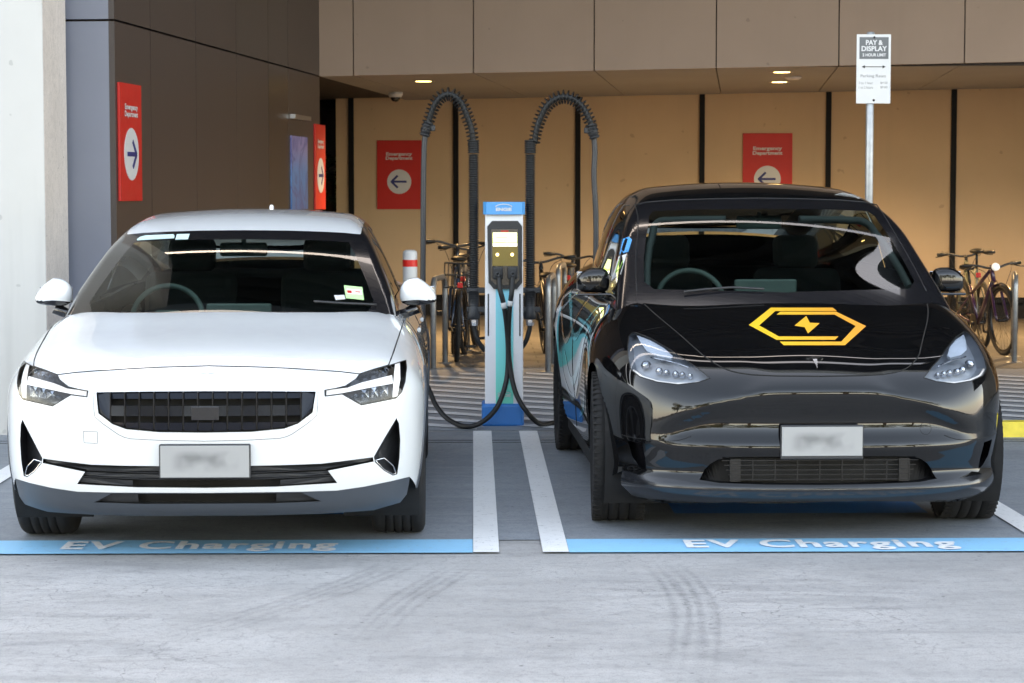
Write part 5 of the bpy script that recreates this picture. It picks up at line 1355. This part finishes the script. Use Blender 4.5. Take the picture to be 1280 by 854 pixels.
# ------------------------------------------------------------------ trees and low building behind the camera (they show in the paintwork)
MT['tree_leaf'] = leaf_mat('tree_leaf', (.045, .075, .02), (.16, .13, .035))
def tree(loc, h, label, seed, cr=None):
    t = thing('street_tree', label, 'tree', loc, 0, 'trees across the car park'); r_ = random.Random(seed); mb = MB()
    mb.tube([(0, 0, 0), (.05, 0, h*.25), (0, .08, h*.5), (.1, 0, h*.75)], [h*.03, h*.024, h*.018, h*.008], 10)
    for k in range(7):
        a = r_.uniform(0, 2*PI); z0 = h*r_.uniform(.25, .6); e = Vector((math.cos(a)*h*.25, math.sin(a)*h*.25, z0+h*.22)); mb.tube([(0, 0, z0), tuple(e*.5+Vector((0, 0, z0*.5+.1))), tuple(e)], [h*.012, h*.009, h*.004], 7)
    mb.build('trunk', MT['bark'], t); lf = MB(); V = []; Fc = []
    blobs = [(Vector((r_.gauss(0, .19), r_.gauss(0, .19), r_.uniform(.34, .88)))*h, h*r_.uniform(.09, .19)) for _ in range(20)]
    for c, rr in blobs:
        for _ in range(230):
            d = Vector((r_.gauss(0, 1), r_.gauss(0, 1), r_.gauss(0, .8))).normalized()*rr*r_.random()**.4; p = c+d; s = h*.014*r_.uniform(.6, 1.5)
            a = Vector((r_.gauss(0, 1), r_.gauss(0, 1), r_.gauss(0, 1))).normalized()*s; b = a.cross(Vector((r_.gauss(0, 1), r_.gauss(0, 1), r_.gauss(0, 1)))).normalized()*s*.7
            n = len(V); V += [p-a, p-b, p+a, p+b]; Fc.append((n, n+1, n+2, n+3))
    lf.add(V, Fc); lf.build('crown', MT['tree_leaf'], t, fixn=False); return t
tr = [((-24, -34, 0), 7.5), ((-15, -38, 0), 9.5), ((-8, -33, 0), 6.5), ((-1, -40, 0), 8), ((6, -36, 0), 7), ((13, -33, 0), 9), ((21, -37, 0), 8), ((30, -34, 0), 9), ((-33, -30, 0), 9)]
lab = ['far left', 'left of the pale shed', 'low rounded', 'taller middle', 'small middle', 'broad right', 'right hand', 'far right', 'outermost left']
t0 = [tree((0, 0, 0), 8, 'x', 11), tree((0, 0, 0), 8, 'x', 23)]
for k, (l, h) in enumerate(tr):
    o = t0[k] if k < 2 else dup(t0[k % 2], l, k*1.3)
    o.location = (l[0]*.8, l[1]*.62, 0); o.rotation_euler.z = k*1.3; o.scale = (h/8*1.5,)*3; o['label'] = lab[k]+' olive green tree across the car park, mirrored in the paintwork'
t = thing('low_shed', 'pale flat roofed shed across the car park behind the camera', 'building', (-11, -25, 0)); mb = MB(); mb.box(-5, 5, -3, 3, 0, 3.0); mb.build('wall', MT['col_white'], t); mb = MB(); mb.box(-5.3, 5.3, -3.3, 3.3, 3.0, 3.25); mb.build('roof', MT['parapet'], t)
mb = MB()
for k in range(3): mb.box(-3.8+k*3, -2.2+k*3, 3.0, 3.03, 1.0, 2.2).cut()
mb.each('window', MT['black_gloss'], t)
# ------------------------------------------------------------------ charger
def screen_mat():
    m, nt, b = nt_mat('charger_screen'); v = coords(nt); s = nt.nodes.new('ShaderNodeSeparateXYZ'); nt.links.new(v, s.inputs[0])
    r = ramp(nt, s.outputs[2], [(0, (.95, .95, .9)), (.018, (.95, .95, .9)), (.019, (.55, .85, .2)), (.03, (.75, .9, .4))], 'CONSTANT'); nt.links.new(r.outputs[0], b.inputs['Base Color']); nt.links.new(r.outputs[0], b.inputs['Emission Color']); b.inputs['Emission Strength'].default_value = .42; return m
CY = 14.70; CS_ = FPX/CY
def cx_(px): return (px-591)/CS_
def cz_(py): return CAMZ-(py-240)/CS_
ch = thing('charging_station', 'slim white and blue charging pillar with a lit screen between the cars', 'charging station', (cx_(629.5), CY, 0))
ox = cx_(629.5)
def P_(px, py): return (cx_(px)-ox, cz_(py))
x0 = cx_(606)-ox; x1 = cx_(654)-ox; zb, zt = cz_(508), cz_(264)
# body: pillar, slightly tapered, rounded back
mb = MB(); bev = .03
prof = [(x0, .0), (x0, .20), (x0+bev, .24), (x1-bev, .24), (x1, .20), (x1, .0), (x1-.006, -.008), (x0+.006, -.008)]
V = [(a, b, zb) for a, b in prof]+[(a*.985, b, zt) for a, b in prof]; n = len(prof)
mb.add(V, [tuple(range(n)), tuple(range(2*n-1, n-1, -1))]+[(i, (i+1) % n, (i+1) % n+n, i+n) for i in range(n)]); mb.build('pillar_body', MT['charger_white'], ch)
mb = MB(); xa, za = P_(604, 268); xb, zc_ = P_(656, 252.5)
mb.prism([(xa, -.015), (xa+.02, -.045), (xb-.02, -.045), (xb, -.015), (xb, .25), (xa, .25)], za+.0, zc_, 'xy'); cap = mb.build('top_cap', MT['charger_blue'], ch)
mb = MB(); xa, za = P_(602, 533); xb, zc_ = P_(655, 505); mb.box(xa, xb, -.035, .27, 0.0, zc_, bev=.02); mb.build('base_cover', MT['charger_base'], ch)
# logo on the cap: arc and wordmark
lg = MB(); pts = [(-.055*math.cos(a), -.0465, 1.462-0+.016*math.sin(a)+.0) for a in np.linspace(.15, PI-.15, 20)]
zt2 = (cz_(252.5)+cz_(268))/2
pts = [(.055*math.cos(a), -.0465, zt2+.006+.020*math.sin(a)) for a in np.linspace(.12, PI-.12, 20)]; lg.tube(pts, .0028, 6); lg.build('cap_emblem', MT['sign_white'], cap)
Mt = Matrix.Translation((0, -.0470, zt2-.008)) @ Matrix.Rotation(PI/2, 4, 'X'); text_into('cap_lettering', 'ENGIE', .105, .022, MT['sign_white'], cap, Mt, bold=.04)
# coloured stripe down the front
def stripe_mat():
    m, nt, b = nt_mat('charger_stripe'); v = coords(nt); s = nt.nodes.new('ShaderNodeSeparateXYZ'); nt.links.new(v, s.inputs[0]); mr = nt.nodes.new('ShaderNodeMapRange'); mr.inputs[1].default_value = .14; mr.inputs[2].default_value = .93; nt.links.new(s.outputs[2], mr.inputs[0])
    r = ramp(nt, mr.outputs[0], [(0, (.08, .66, .50)), (.3, (.12, .70, .66)), (1, (.20, .66, .84))]); nt.links.new(r.outputs[0], b.inputs['Base Color']); b.inputs['Roughness'].default_value = .4; return m
MT['charger_stripe'] = stripe_mat()
mb = MB(); a = P_(619.5, 505); b = P_(641.5, 360); mb.box(a[0], b[0], -.011, -.0075, a[1], b[1]); st_ = mb.build('colour_stripe', MT['charger_stripe'], ch)
pts = [(.004+.044*math.cos(a), -.013, cz_(493)+.014*math.sin(a)) for a in np.linspace(.12, PI-.12, 16)]; lg = MB(); lg.tube(pts, .0022, 6); lg.build('stripe_emblem', MT['sign_white'], st_)
Mt = Matrix.Translation((.004, -.0125, cz_(493)-.010)) @ Matrix.Rotation(PI/2, 4, 'X'); text_into('stripe_lettering', 'ENGIE', .085, .018, MT['sign_white'], st_, Mt, bold=.04)
mb = MB()
for p in (610.2, 649.8): a = P_(p-.8, 420); b = P_(p+.8, 367); mb.box(a[0], b[0], -.0105, -.007, a[1], b[1]).cut()
mb.each('side_slot', MT['dark_void'], ch)
# black head panel with recess
mb = MB(); q = [P_(*p) for p in ((609, 283), (615, 276), (647, 276), (652.5, 283), (652.5, 353), (646, 361), (617, 361), (610.5, 353))]; mb.prism(q, -.03, -.006); hd = mb.build('head_panel', MT['black_plastic'], ch)
mb = MB(); q = [P_(*p) for p in ((614, 286.5), (647, 286.5), (649, 350), (642, 356), (620, 356), (613, 350))]; mb.prism(q, -.0325, -.0302); mb.build('head_window', MT['lamp_black'], hd)
MT['amber'] = pm('amber_panel', (.22, .15, .03), .35)
mb = MB(); a = P_(615.5, 332); b = P_(647, 308); mb.prism([a, (b[0], a[1]), b, (a[0], b[1])], -.0345, -.0327); mb.build('card_reader', MT['amber'], hd)
MT['screen'] = screen_mat(); scn = MB(); a = P_(616, 307.5); b = P_(646, 290.5); hgt = b[1]-a[1]
m_ = mesh_obj('screen', [(-(b[0]-a[0])/2, 0, 0), ((b[0]-a[0])/2, 0, 0), ((b[0]-a[0])/2, 0, hgt), (-(b[0]-a[0])/2, 0, hgt), (-(b[0]-a[0])/2, .003, 0), ((b[0]-a[0])/2, .003, 0), ((b[0]-a[0])/2, .003, hgt), (-(b[0]-a[0])/2, .003, hgt)], [(0,1,2,3),(7,6,5,4),(0,4,5,1),(1,5,6,2),(2,6,7,3),(3,7,4,0)], MT['screen'], ch); m_.location = ((a[0]+b[0])/2, -.0365, a[1])
sb = MB(); sb.cur = 0
for k, (u0, u1, v0) in enumerate(((.1, .5, .22), (.1, .8, .42), (.1, .6, .60))): sb.box(a[0]+(b[0]-a[0])*u0, a[0]+(b[0]-a[0])*u1, -.0385, -.0367, a[1]+hgt*v0, a[1]+hgt*(v0+.06))
M_('screen_text', (.35, .4, .3), .5); sb.build('screen_text', MT['screen_text'], hd)
mb = MB()
for px, py in ((621.5, 318), (640, 318)):
    a = P_(px, py); mb.lathe([(.001, -.0365), (.0105, -.0365), (.0105, -.034), (.001, -.034)], 20, 'y', c=(a[0], 0, a[1])).cut()
M_('button_glow', (.8, .75, .4), .4, emit=(1, .85, .4), es=.8); mb.each('button', MT['button_glow'], hd)
mb = MB(); a = P_(626, 289); mb.box(a[0], a[0]+.05, -.036, -.033, a[1]-.003, a[1]+.006); mb.build('maker_strip', MT['orange_red'], hd)
# side arms holding the uprights
mb = MB()
for py in (363, 387):
    for pa, pb in ((583, 607), (652, 676)): a = P_(pa, py+4); b = P_(pb, py-3); mb.box(a[0], b[0], .05, .11, a[1], b[1], bev=.006).cut()
mb.each('mast_bracket', MT['black_plastic'], ch)
# connector holsters and front leads
for (hx, hy, pts, lab_) in (
    (622, 342, [(623.5,345,-.10),(625,362,-.13),(629,378,-.13),(633,405,-.10),(635,440,-.07),(633,475,-.08),(622,508,-.16),(603,528,-.22),(582,534.5,-.22),(560,525,-.10),(545,508,.0),(537,490,.1),(527,470,.2),(515,462,.4)], 'black charging lead looping from the pillar to the white car'),
    (640.5, 342, [(640.5,345,-.10),(639.5,365,-.13),(637,385,-.12),(635.5,420,-.09),(637,455,-.08),(644,490,-.12),(658,515,-.16),(675,531,-.12),(692,534.5,.0),(708,534,.15),(728,530,.4)], 'black charging lead looping from the pillar to the black car')):
    tt = thing('charging_cable', lab_, 'charging cable', (ox, CY, 0)); P = []
    for px, py, dy in pts:
        s = FPX/(CY+dy); P.append(((px-591)/s-ox, dy, max(.022, CAMZ-(py-240)/s)))
    P = spline_pts(P, 10); mb = MB(); mb.tube(P, .0165, 14); mb.build('lead', MT['rubber'], tt)
    i = int(len(P)*.16); mb = MB(); mb.tube([tuple(p) for p in P[i:i+4]], .0195, 14); mb.build('lead_label', MT['sign_white'], tt)
    a = P_(hx, hy); mb = MB(); mb.box(a[0]-.034, a[0]+.034, -.10, -.033, a[1]-.035, a[1]+.05, bev=.012); mb.lathe([(.018, -.10), (.018, -.125), (.008, -.125), (.001, -.11)], 20, 'y', c=(a[0], 0, a[1]+.0)); mb.build('plug', MT['black_plastic'], tt)
# tall ribbed uprights with spring arches and hanging leads
def arch(side, pxm, arc, hang, lab_):
    t = thing('cable_mast', lab_, 'cable arm', (ox, CY, 0)); xm = P_(pxm, 0)[0]; y = .08
    zb_, zt_ = cz_(398), cz_(190); mb = MB(); n = int((zt_-zb_)/.0155); pr = []
    for k in range(n):
        z = zb_+k*.0155; pr += [(.0265, z), (.036, z+.003), (.036, z+.008), (.0265, z+.0115)]
    mb.lathe(pr, 28, 'z', c=(xm, y, 0)); mb.build('ribbed_sleeve', MT['rubber'], t)
    mb = MB(); mb.lathe([(.001, cz_(400)), (.042, cz_(400)), (.044, cz_(396)), (.042, cz_(386)), (.036, cz_(384)), (.036, cz_(366)), (.044, cz_(366)), (.044, cz_(361)), (.03, cz_(361))], 24, 'z', c=(xm, y, 0)); mb.build('collar', MT['black_plastic'], t)
    mb = MB(); mb.lathe([(.001, cz_(408)), (.026, cz_(408)), (.028, cz_(404)), (.028, cz_(400.5)), (.001, cz_(400.5))], 6, 'z', c=(xm, y, 0), smooth=False); mb.build('cable_gland', MT['chrome'], t)
    mb = MB(); mb.tube(spline_pts([(xm, y, cz_(405)), (xm+side*-.005, y, cz_(412)), (xm-side*-.03*-1, y, cz_(424)), (xm-side*.055, y+.02, cz_(436)), (x0+.01 if side < 0 else x1-.01, y+.03, cz_(446))], 8) if False else spline_pts([(xm, y, cz_(404)), (xm-side*.006, y, cz_(414)), (xm-side*.030, y, cz_(428)), (xm-side*.075, y+.02, cz_(440))], 8), .0165, 12); mb.build('feed_lead', MT['rubber'], t)
    A = [(P_(px, py)[0], y, P_(px, py)[1]) for px, py in arc]; P = np.array(spline_pts(A, 14))
    # straight cuff at the top of the sleeve
    mb = MB(); pr = []
    for k in range(6): z = cz_(192)+k*.0155; pr += [(.033, z), (.040, z+.003), (.040, z+.009), (.033, z+.012)]
    mb.lathe(pr, 24, 'z', c=(xm, y, 0)); mb.build('sleeve_cuff', MT['rubber'], t)
    mb = MB(); mb.tube(P, .019, 14); mb.build('arch_lead', MT['rubber'], t)
    # spring coil round the arch
    L = np.concatenate([[0], np.cumsum(np.linalg.norm(np.diff(P, axis=0), axis=1))]); tot = L[-1]; turns = int(tot/.0265); m = turns*14; C = []
    for k in range(m+1):
        s_ = tot*(k/m); p = np.array([np.interp(s_, L, P[:, j]) for j in range(3)]); p2 = np.array([np.interp(min(tot, s_+.004), L, P[:, j]) for j in range(3)]); p1 = np.array([np.interp(max(0, s_-.004), L, P[:, j]) for j in range(3)]); d = (p2-p1)/np.linalg.norm(p2-p1)
        nx = np.cross(d, [0, 1, 0]); a = 2*PI*turns*k/m; rr = .036+.008*math.sin(PI*k/m); C.append(p+nx*math.cos(a)*rr+np.array([0, 1, 0])*math.sin(a)*rr)
    mb = MB(); mb.tube(C, .0042, 6); mb.build('spring_coil', MT['rubber'], t)
    # end sleeve with clamp, then the hanging lead
    e = P[-1]; d = (P[-1]-P[-4])/np.linalg.norm(P[-1]-P[-4]); mb = MB(); mb.tube([e-d*.07+d*.0, e+d*.03], .031, 16)
    for k in range(5): q = e-d*.065+d*.021*k; mb.tube([q-d*.004, q+d*.004], .037, 16)
    mb.box(e[0]-side*.065, e[0]-side*.02, y-.02, y+.02, e[2]+.005, e[2]+.045, bev=.008); mb.build('end_sleeve', MT['black_plastic'], t)
    H = [tuple(e)]+[(P_(px, py)[0], y+dy, P_(px, py)[1]) for px, py, dy in hang]; mb = MB(); mb.tube(spline_pts(H, 10), .0185, 14); mb.build('hanging_lead', MT['cable_grey'], t)
arch(-1, 592, [(592,180),(589,160),(584,146),(576,128),(564,118.5),(552,121),(543,132),(536.5,150),(532,165)], [(530,190,0),(529,250,0),(528.5,320,0),(528,380,0),(528,430,.02),(527,470,.1)], 'black cable arm with spring arch bending left over the pillar')
arch(1, 663, [(668,180),(671,162),(677,145),(686,130),(700,122),(714,123),(727,132),(737,150),(742.5,168)], [(744,190,0),(743,220,0),(745.5,270,0),(745.5,330,0),(745,400,.02),(742,470,.1)], 'black cable arm with spring arch bending right over the pillar')

# ------------------------------------------------------------------ pay sign on its post
Y = 14.5; s = FPX/Y; xp = (1087.5-591)/s
t = thing('parking_sign', 'white PAY & DISPLAY sign on a grey steel post behind the black car', 'sign', (xp, Y, 0))
zz = lambda py: CAMZ-(py-240)/s; xx = lambda px: (px-591)/s-xp
mb = MB(); mb.lathe([(.001, 0), (.026, 0), (.026, zz(42)), (.020, zz(41)), (.001, zz(41))], 24, 'z', c=(0, .03, 0)); mb.build('post', MT['steel_post'], t)
mb = MB(); xa, xb = xx(1069), xx(1111.8); mb.box(xa, xb, -.004, 0, zz(130), zz(44.3), bev=.0015); pl_ = mb.build('sign_plate', MT['sign_white'], t)
mb = MB(); mb.box(xx(1072.5), xx(1108.8), -.0058, -.0042, zz(74.8), zz(47.8)); mb.build('sign_header', MT['sign_grey'], pl_)
F_ = lambda px, py, d=.0068: Matrix.Translation((xx(px), -d, zz(py))) @ Matrix.Rotation(PI/2, 4, 'X')
text_into('sign_text', 'PAY &', .112, .033, MT['sign_white'], pl_, F_(1091, 54.5), bold=.03); text_into('sign_text', 'DISPLAY', .168, .034, MT['sign_white'], pl_, F_(1091, 62), bold=.03); text_into('sign_text', '2 HOUR LIMIT', .155, .020, MT['sign_white'], pl_, F_(1091, 69.8), bold=.03)
mb = MB(); z = zz(84.5); 
mb.prism([(xx(1077), z-.0022), (xx(1104), z-.0022), (xx(1104), z+.0022), (xx(1077), z+.0022)], -.0062, -.0042)
for a, b in ((1075.5, 1079.5), (1105.5, 1101.5)): mb.prism([(xx(a), z), (xx(b), z+.010), (xx(b), z-.010)], -.0075, -.0063)
mb.build('double_arrow', MT['sign_black'], pl_)
M_('sign_pale_text', (.22, .225, .23), .5)
text_into('sign_text', 'Parking Rates', .165, .024, MT['sign_pale_text'], pl_, F_(1090, 96.3, .0052), bold=.0)
for py, l, r_ in ((104.5, '0 to 1 hour', '$4.50'), (110, '1 to 2 hours', '$9.00')):
    text_into('sign_text', l, .092, .017, MT['sign_pale_text'], pl_, F_(1081, py, .0052), bold=0); text_into('sign_text', r_, .046, .016, MT['sign_pale_text'], pl_, F_(1103.5, py, .0052), bold=0)
mb = MB()
for py in (48.2, 126): mb.lathe([(.001, -.009), (.006, -.008), (.008, -.005), (.001, -.005)], 14, 'y', c=(xx(1091), 0, zz(py))).cut()
mb.each('bolt', MT['rim_dark'], pl_)
# ------------------------------------------------------------------ bollard
Y = 18.0; s = FPX/Y; t = thing('bollard', 'white bollard with one red band behind the white car mirror', 'bollard', ((512.5-591)/s, Y, 0)); r_ = 9/s; zt_ = CAMZ-(312-240)/s
mb = MB(); mb.lathe([(.001, 0), (r_, 0), (r_, zt_-.03), (r_*.93, zt_-.012), (r_*.6, zt_-.002), (.001, zt_)], 32, 'z'); mb.build('bollard_tube', MT['sign_white'], t)
mb = MB(); mb.lathe([(r_+.002, CAMZ-(333-240)/s), (r_+.002, CAMZ-(324.5-240)/s)], 32, 'z'); M_('red_band', (.75, .02, .015), .35); mb.build('red_band', MT['red_band'], t)
# ------------------------------------------------------------------ wheel stops
def stop(x0, x1, y, lab_):
    t = thing('wheel_stop', lab_, 'wheel stop', ((x0+x1)/2, y, 0)); h = (x1-x0)/2; mb = MB()
    V = []; 
    for x in (-h, -h+.03, h-.03, h):
        e = .8 if abs(x) == h else 1
        V += [(x, -.08*e, 0), (x, -.055*e, .10*e), (x, .055*e, .10*e), (x, .08*e, 0)]
    Fc = [(0,1,2,3), (15,14,13,12)]+[(4*i+k, 4*i+(k+1) % 4, 4*i+4+(k+1) % 4, 4*i+4+k) for i in range(3) for k in range(4)]
    mb.add(V, Fc); mb.build('stop_bar', MT['yellow_paint'], t); mb = MB()
    for x in (-h*.6, h*.6): mb.lathe([(.001, .104), (.012, .104), (.014, .0995), (.001, .0995)], 12, 'z', c=(x, 0, 0)).cut()
    mb.each('bolt', MT['galv'], t)
stop(.555, 2.25, 14.02, 'yellow wheel stop behind the rear wheels of the black car'); stop(3.30, 5.0, 14.02, 'yellow wheel stop in the empty bay at the right edge')
# ------------------------------------------------------------------ bicycle hoops
def hoop(p0, p1, h, lab_):
    t = thing('bicycle_hoop', lab_, 'bicycle rack', (p0[0], p0[1], 0), 0, 'steel bicycle hoops'); d = Vector((p1[0]-p0[0], p1[1]-p0[1], 0)); L = d.length; d /= L; rr = .12
    P = [(0, 0, 0), (0, 0, h-rr)]+[tuple(d*(rr-rr*math.cos(a))+Vector((0, 0, h-rr+rr*math.sin(a)))) for a in np.linspace(.2, PI/2, 7)]+[tuple(d*(L-rr+rr*math.sin(a))+Vector((0, 0, h-rr+rr*math.cos(a)))) for a in np.linspace(0, PI/2-.2, 7)]+[tuple(d*L+Vector((0, 0, h-rr))), tuple(d*L)]
    mb = MB(); mb.tube(P, .026, 14); mb.build('hoop_tube', MT['galv'], t); mb = MB()
    for q in ((0, 0, 0), tuple(d*L)): mb.lathe([(.001, .012), (.07, .012), (.075, .0), ], 24, 'z', c=q).cut()
    mb.each('base_flange', MT['galv'], t); return t
hoop((-.352, 19.45), (-.255, 20.1), .80, 'front steel hoop nearest the white car, left of the charger'); hoop((-.160, 21.0), (-.055, 21.75), .82, 'rear steel hoop left of the charger, behind the front one')
hoop((.655, 19.1), (.735, 19.95), .82, 'front steel hoop between the charger and the black car'); hoop((.81, 20.9), (.90, 21.6), .86, 'rear steel hoop between the charger and the black car')
hoop((4.98, 20.1), (5.14, 20.8), .80, 'steel hoop beside the bicycles at the right edge')
# ------------------------------------------------------------------ bicycles (head along local +Y)
def bicycle(label, loc, rz, mfr, lean=0, basket=False, rearlight=True, headlight=False, wheel_r=.34, bar_w=.31, seat_h=.95, bar_h=1.08, fenders=False):
    t = thing('bicycle', label, 'bicycle', loc, rz, 'bicycles at the racks'); t.rotation_euler = (0, lean, rz); r = wheel_r; wb = 1.05
    def wheel_(y, nm):
        w = thing('wheel', None, None, (0, y, r)); del_keys(w); w.parent = t
        mb = MB(); pr = [(r-.022+.022*math.cos(a), .022*math.sin(a)) for a in np.linspace(0, 2*PI, 12, endpoint=False)]; mb.lathe(pr, 48, 'x', close=True); mb.build('tyre', MT['tyre'], w)
        mb = MB(); mb.lathe([(r-.058, -.011), (r-.036, -.012), (r-.036, .012), (r-.058, .011)], 48, 'x', close=True); mb.tube([(-.05, 0, 0), (.05, 0, 0)], .016, 12)
        for k in range(28):
            a = 2*PI*k/28; mb.tube([(.03*(-1)**k, .014*math.cos(a), .014*math.sin(a)), (0, (r-.05)*math.cos(a+.08*(-1)**(k//2)), (r-.05)*math.sin(a+.08*(-1)**(k//2)))], .0012, 3, caps=False)
        mb.build('rim', MT['rim_dark'], w); return w
    wheel_(0, 'f'); wheel_(-wb, 'r')
    # local: front wheel at y=0, rear wheel at y=-wb
    hd0, hd1 = (0, -.18, r+.36), (0, -.235, r+.52); bb = (0, -.62, .28); st0 = (0, -.79, seat_h-.18)
    fr = MB()
    fr.tube([hd0, hd1], .022, 12); fr.tube([(0, -.19, r+.39), bb], .020, 12); fr.tube([(0, -.225, r+.49), (0, -.77, seat_h-.26)], .018, 12); fr.tube([bb, st0], .017, 12)
    for s in (-1, 1):
        fr.tube([(s*.03, -.66, .27), (s*.055, -wb+.1, r), (s*.055, -wb, r)], .010, 8); fr.tube([(s*.015, -.77, seat_h-.27), (s*.055, -wb, r)], .008, 8)
    fr.build('frame', mfr, t)
    fk = MB(); fk.tube([hd1, hd0], .016, 10)
    for s in (-1, 1): fk.tube([(0, -.165, r+.33), (s*.05, -.14, r+.30), (s*.055, -.03, r+.05), (s*.055, 0, r)], .014, 8)
    fk.build('fork', mfr, t)
    hb = MB(); hb.tube([hd1, (0, -.25, bar_h-.02)], .017, 10); hb.tube([(0, -.25, bar_h-.02), (0, -.18, bar_h)], .016, 10)
    hb.tube(spline_pts([(-bar_w, -.26, bar_h+.03), (-bar_w*.55, -.20, bar_h+.03), (-.05, -.18, bar_h), (.05, -.18, bar_h), (bar_w*.55, -.20, bar_h+.03), (bar_w, -.26, bar_h+.03)], 6), .0115, 10)
    h_ = hb.build('handlebar', MT['bike_black'], t)
    gp = MB(); 
    for s in (-1, 1):
        gp.tube([(s*(bar_w-.11), -.225, bar_h+.03), (s*bar_w, -.262, bar_h+.03)], .018, 10); gp.tube([(s*(bar_w-.12), -.20, bar_h+.025), (s*(bar_w-.06), -.13, bar_h+.005), (s*(bar_w+.0), -.15, bar_h)], .006, 6); gp.cut()
    gp.each('grip', MT['rubber'], h_)
    cb = MB()
    for s in (-1, 1): cb.tube(spline_pts([(s*(bar_w-.13), -.17, bar_h+.01), (s*.12, -.06, bar_h-.05), (s*.05, -.10, bar_h-.22), (s*.02, -.17, r+.38)], 6), .003, 5).cut()
    cb.each('brake_cable', MT['rubber'], h_)
    sd = MB(); sd.tube([st0, (0, -.83, seat_h-.02)], .013, 10)
    V, Fc = ellipsoid_shell(lambda a, b: (sgnp(math.cos(a), .8)*math.cos(b)*(.075-.045*max(0, math.sin(a))*.9), -.83+.14*math.sin(a)*math.cos(b), seat_h+.028*math.sin(b)), 20, 10); sd.add(V, Fc, True); sd.build('saddle', MT['rubber'], t)
    ck = MB(); ck.tube([(-.07, -.62, .28), (.07, -.62, .28)], .018, 10); ck.lathe([(.09, .048), (.095, .05), (.09, .052), (.03, .05)], 28, 'x', c=(0, -.62, .28))
    for s in (-1, 1): ck.tube([(s*.075, -.62, .28), (s*.09, -.62+s*.05, .28-s*.16)], .010, 8); ck.box(s*.095, s*.19, -.66+s*.05, -.58+s*.05, .28-s*.16-.012, .28-s*.16+.012, bev=.005)
    ck.build('crank', MT['rim_dark'], t)
    if basket:
        b = MB(); y0, y1, z0, z1, xw = -wb-.28, -wb+.02, r*2+.02, r*2+.24, .14
        for z in (z0, (z0+z1)/2, z1): b.tube([(-xw, y0, z), (xw, y0, z), (xw, y1, z), (-xw, y1, z)], .005, 6, closed=True)
        for k in range(9):
            x = -xw+2*xw*k/8; b.tube([(x, y0, z0), (x, y0, z1)], .0028, 4); b.tube([(x, y1, z0), (x, y1, z1)], .0028, 4); b.tube([(x, y0, z0), (x, y1, z0)], .0028, 4)
        b.build('basket', MT['bike_black'], t)
    if rearlight:
        b = MB(); b.box(-.025, .025, -wb-.02-(.28 if basket else .0)+(.0 if basket else .18), -wb-.0-(.28 if basket else 0)+(.0 if basket else .18), .70, .75, bev=.008); b.build('rear_light', MT['orange_red'], t)
    if headlight:
        b = MB(); b.lathe([(.001, -.10), (.034, -.10), (.040, -.13), (.02, -.17)], 20, 'y', c=(0, 0, bar_h+.01)); b.build('headlamp', MT['lamp_white'], t)
    if fenders:
        b = MB()
        for y in (0, -wb): b.lathe([(r+.012, -.026), (r+.025, 0), (r+.012, .026)], 30, 'x', c=(0, y, r), a0=.6, a1=2.9).cut()
        b.each('mudguard', MT['bike_black'], t)
    return t
bicycle('dark bicycle with a wire rear basket at the hoops left of the charger', (-.19, 21.3, 0), R(2), MT['bike_blue'], R(2), basket=True, bar_w=.33, bar_h=1.06)
bicycle('black bicycle leaning behind the left ribbed mast', (.03, 22.3, 0), R(-6), MT['bike_black'], R(-3), bar_w=.30, bar_h=1.0)
bicycle('black bicycle with red rear light between the right ribbed mast and the black car', (.70, 21.3, 0), R(3), MT['bike_black'], R(-4), bar_w=.34, bar_h=.90, seat_h=.80)
bicycle('dark bicycle half hidden behind the black car flank', (.98, 22.6, 0), R(-6), MT['bike_blue'], R(4), bar_w=.3, bar_h=.9, seat_h=.85)
bicycle('purple bicycle with a round headlamp facing the car park at the right edge', (5.10, 21.0, 0), PI+R(9), MT['bike_purple'], R(3), rearlight=False, headlight=True, bar_w=.31, bar_h=.84, seat_h=.82, fenders=True)
bicycle('olive bicycle with raised dark saddle, left of the purple one', (5.22, 23.2, 0), R(-2), MT['bike_green'], R(-3), bar_w=.30, seat_h=.97, bar_h=.90)
# ------------------------------------------------------------------ cars
CW = make_white(); CB = finish_black()
SC.render.engine = 'CYCLES'
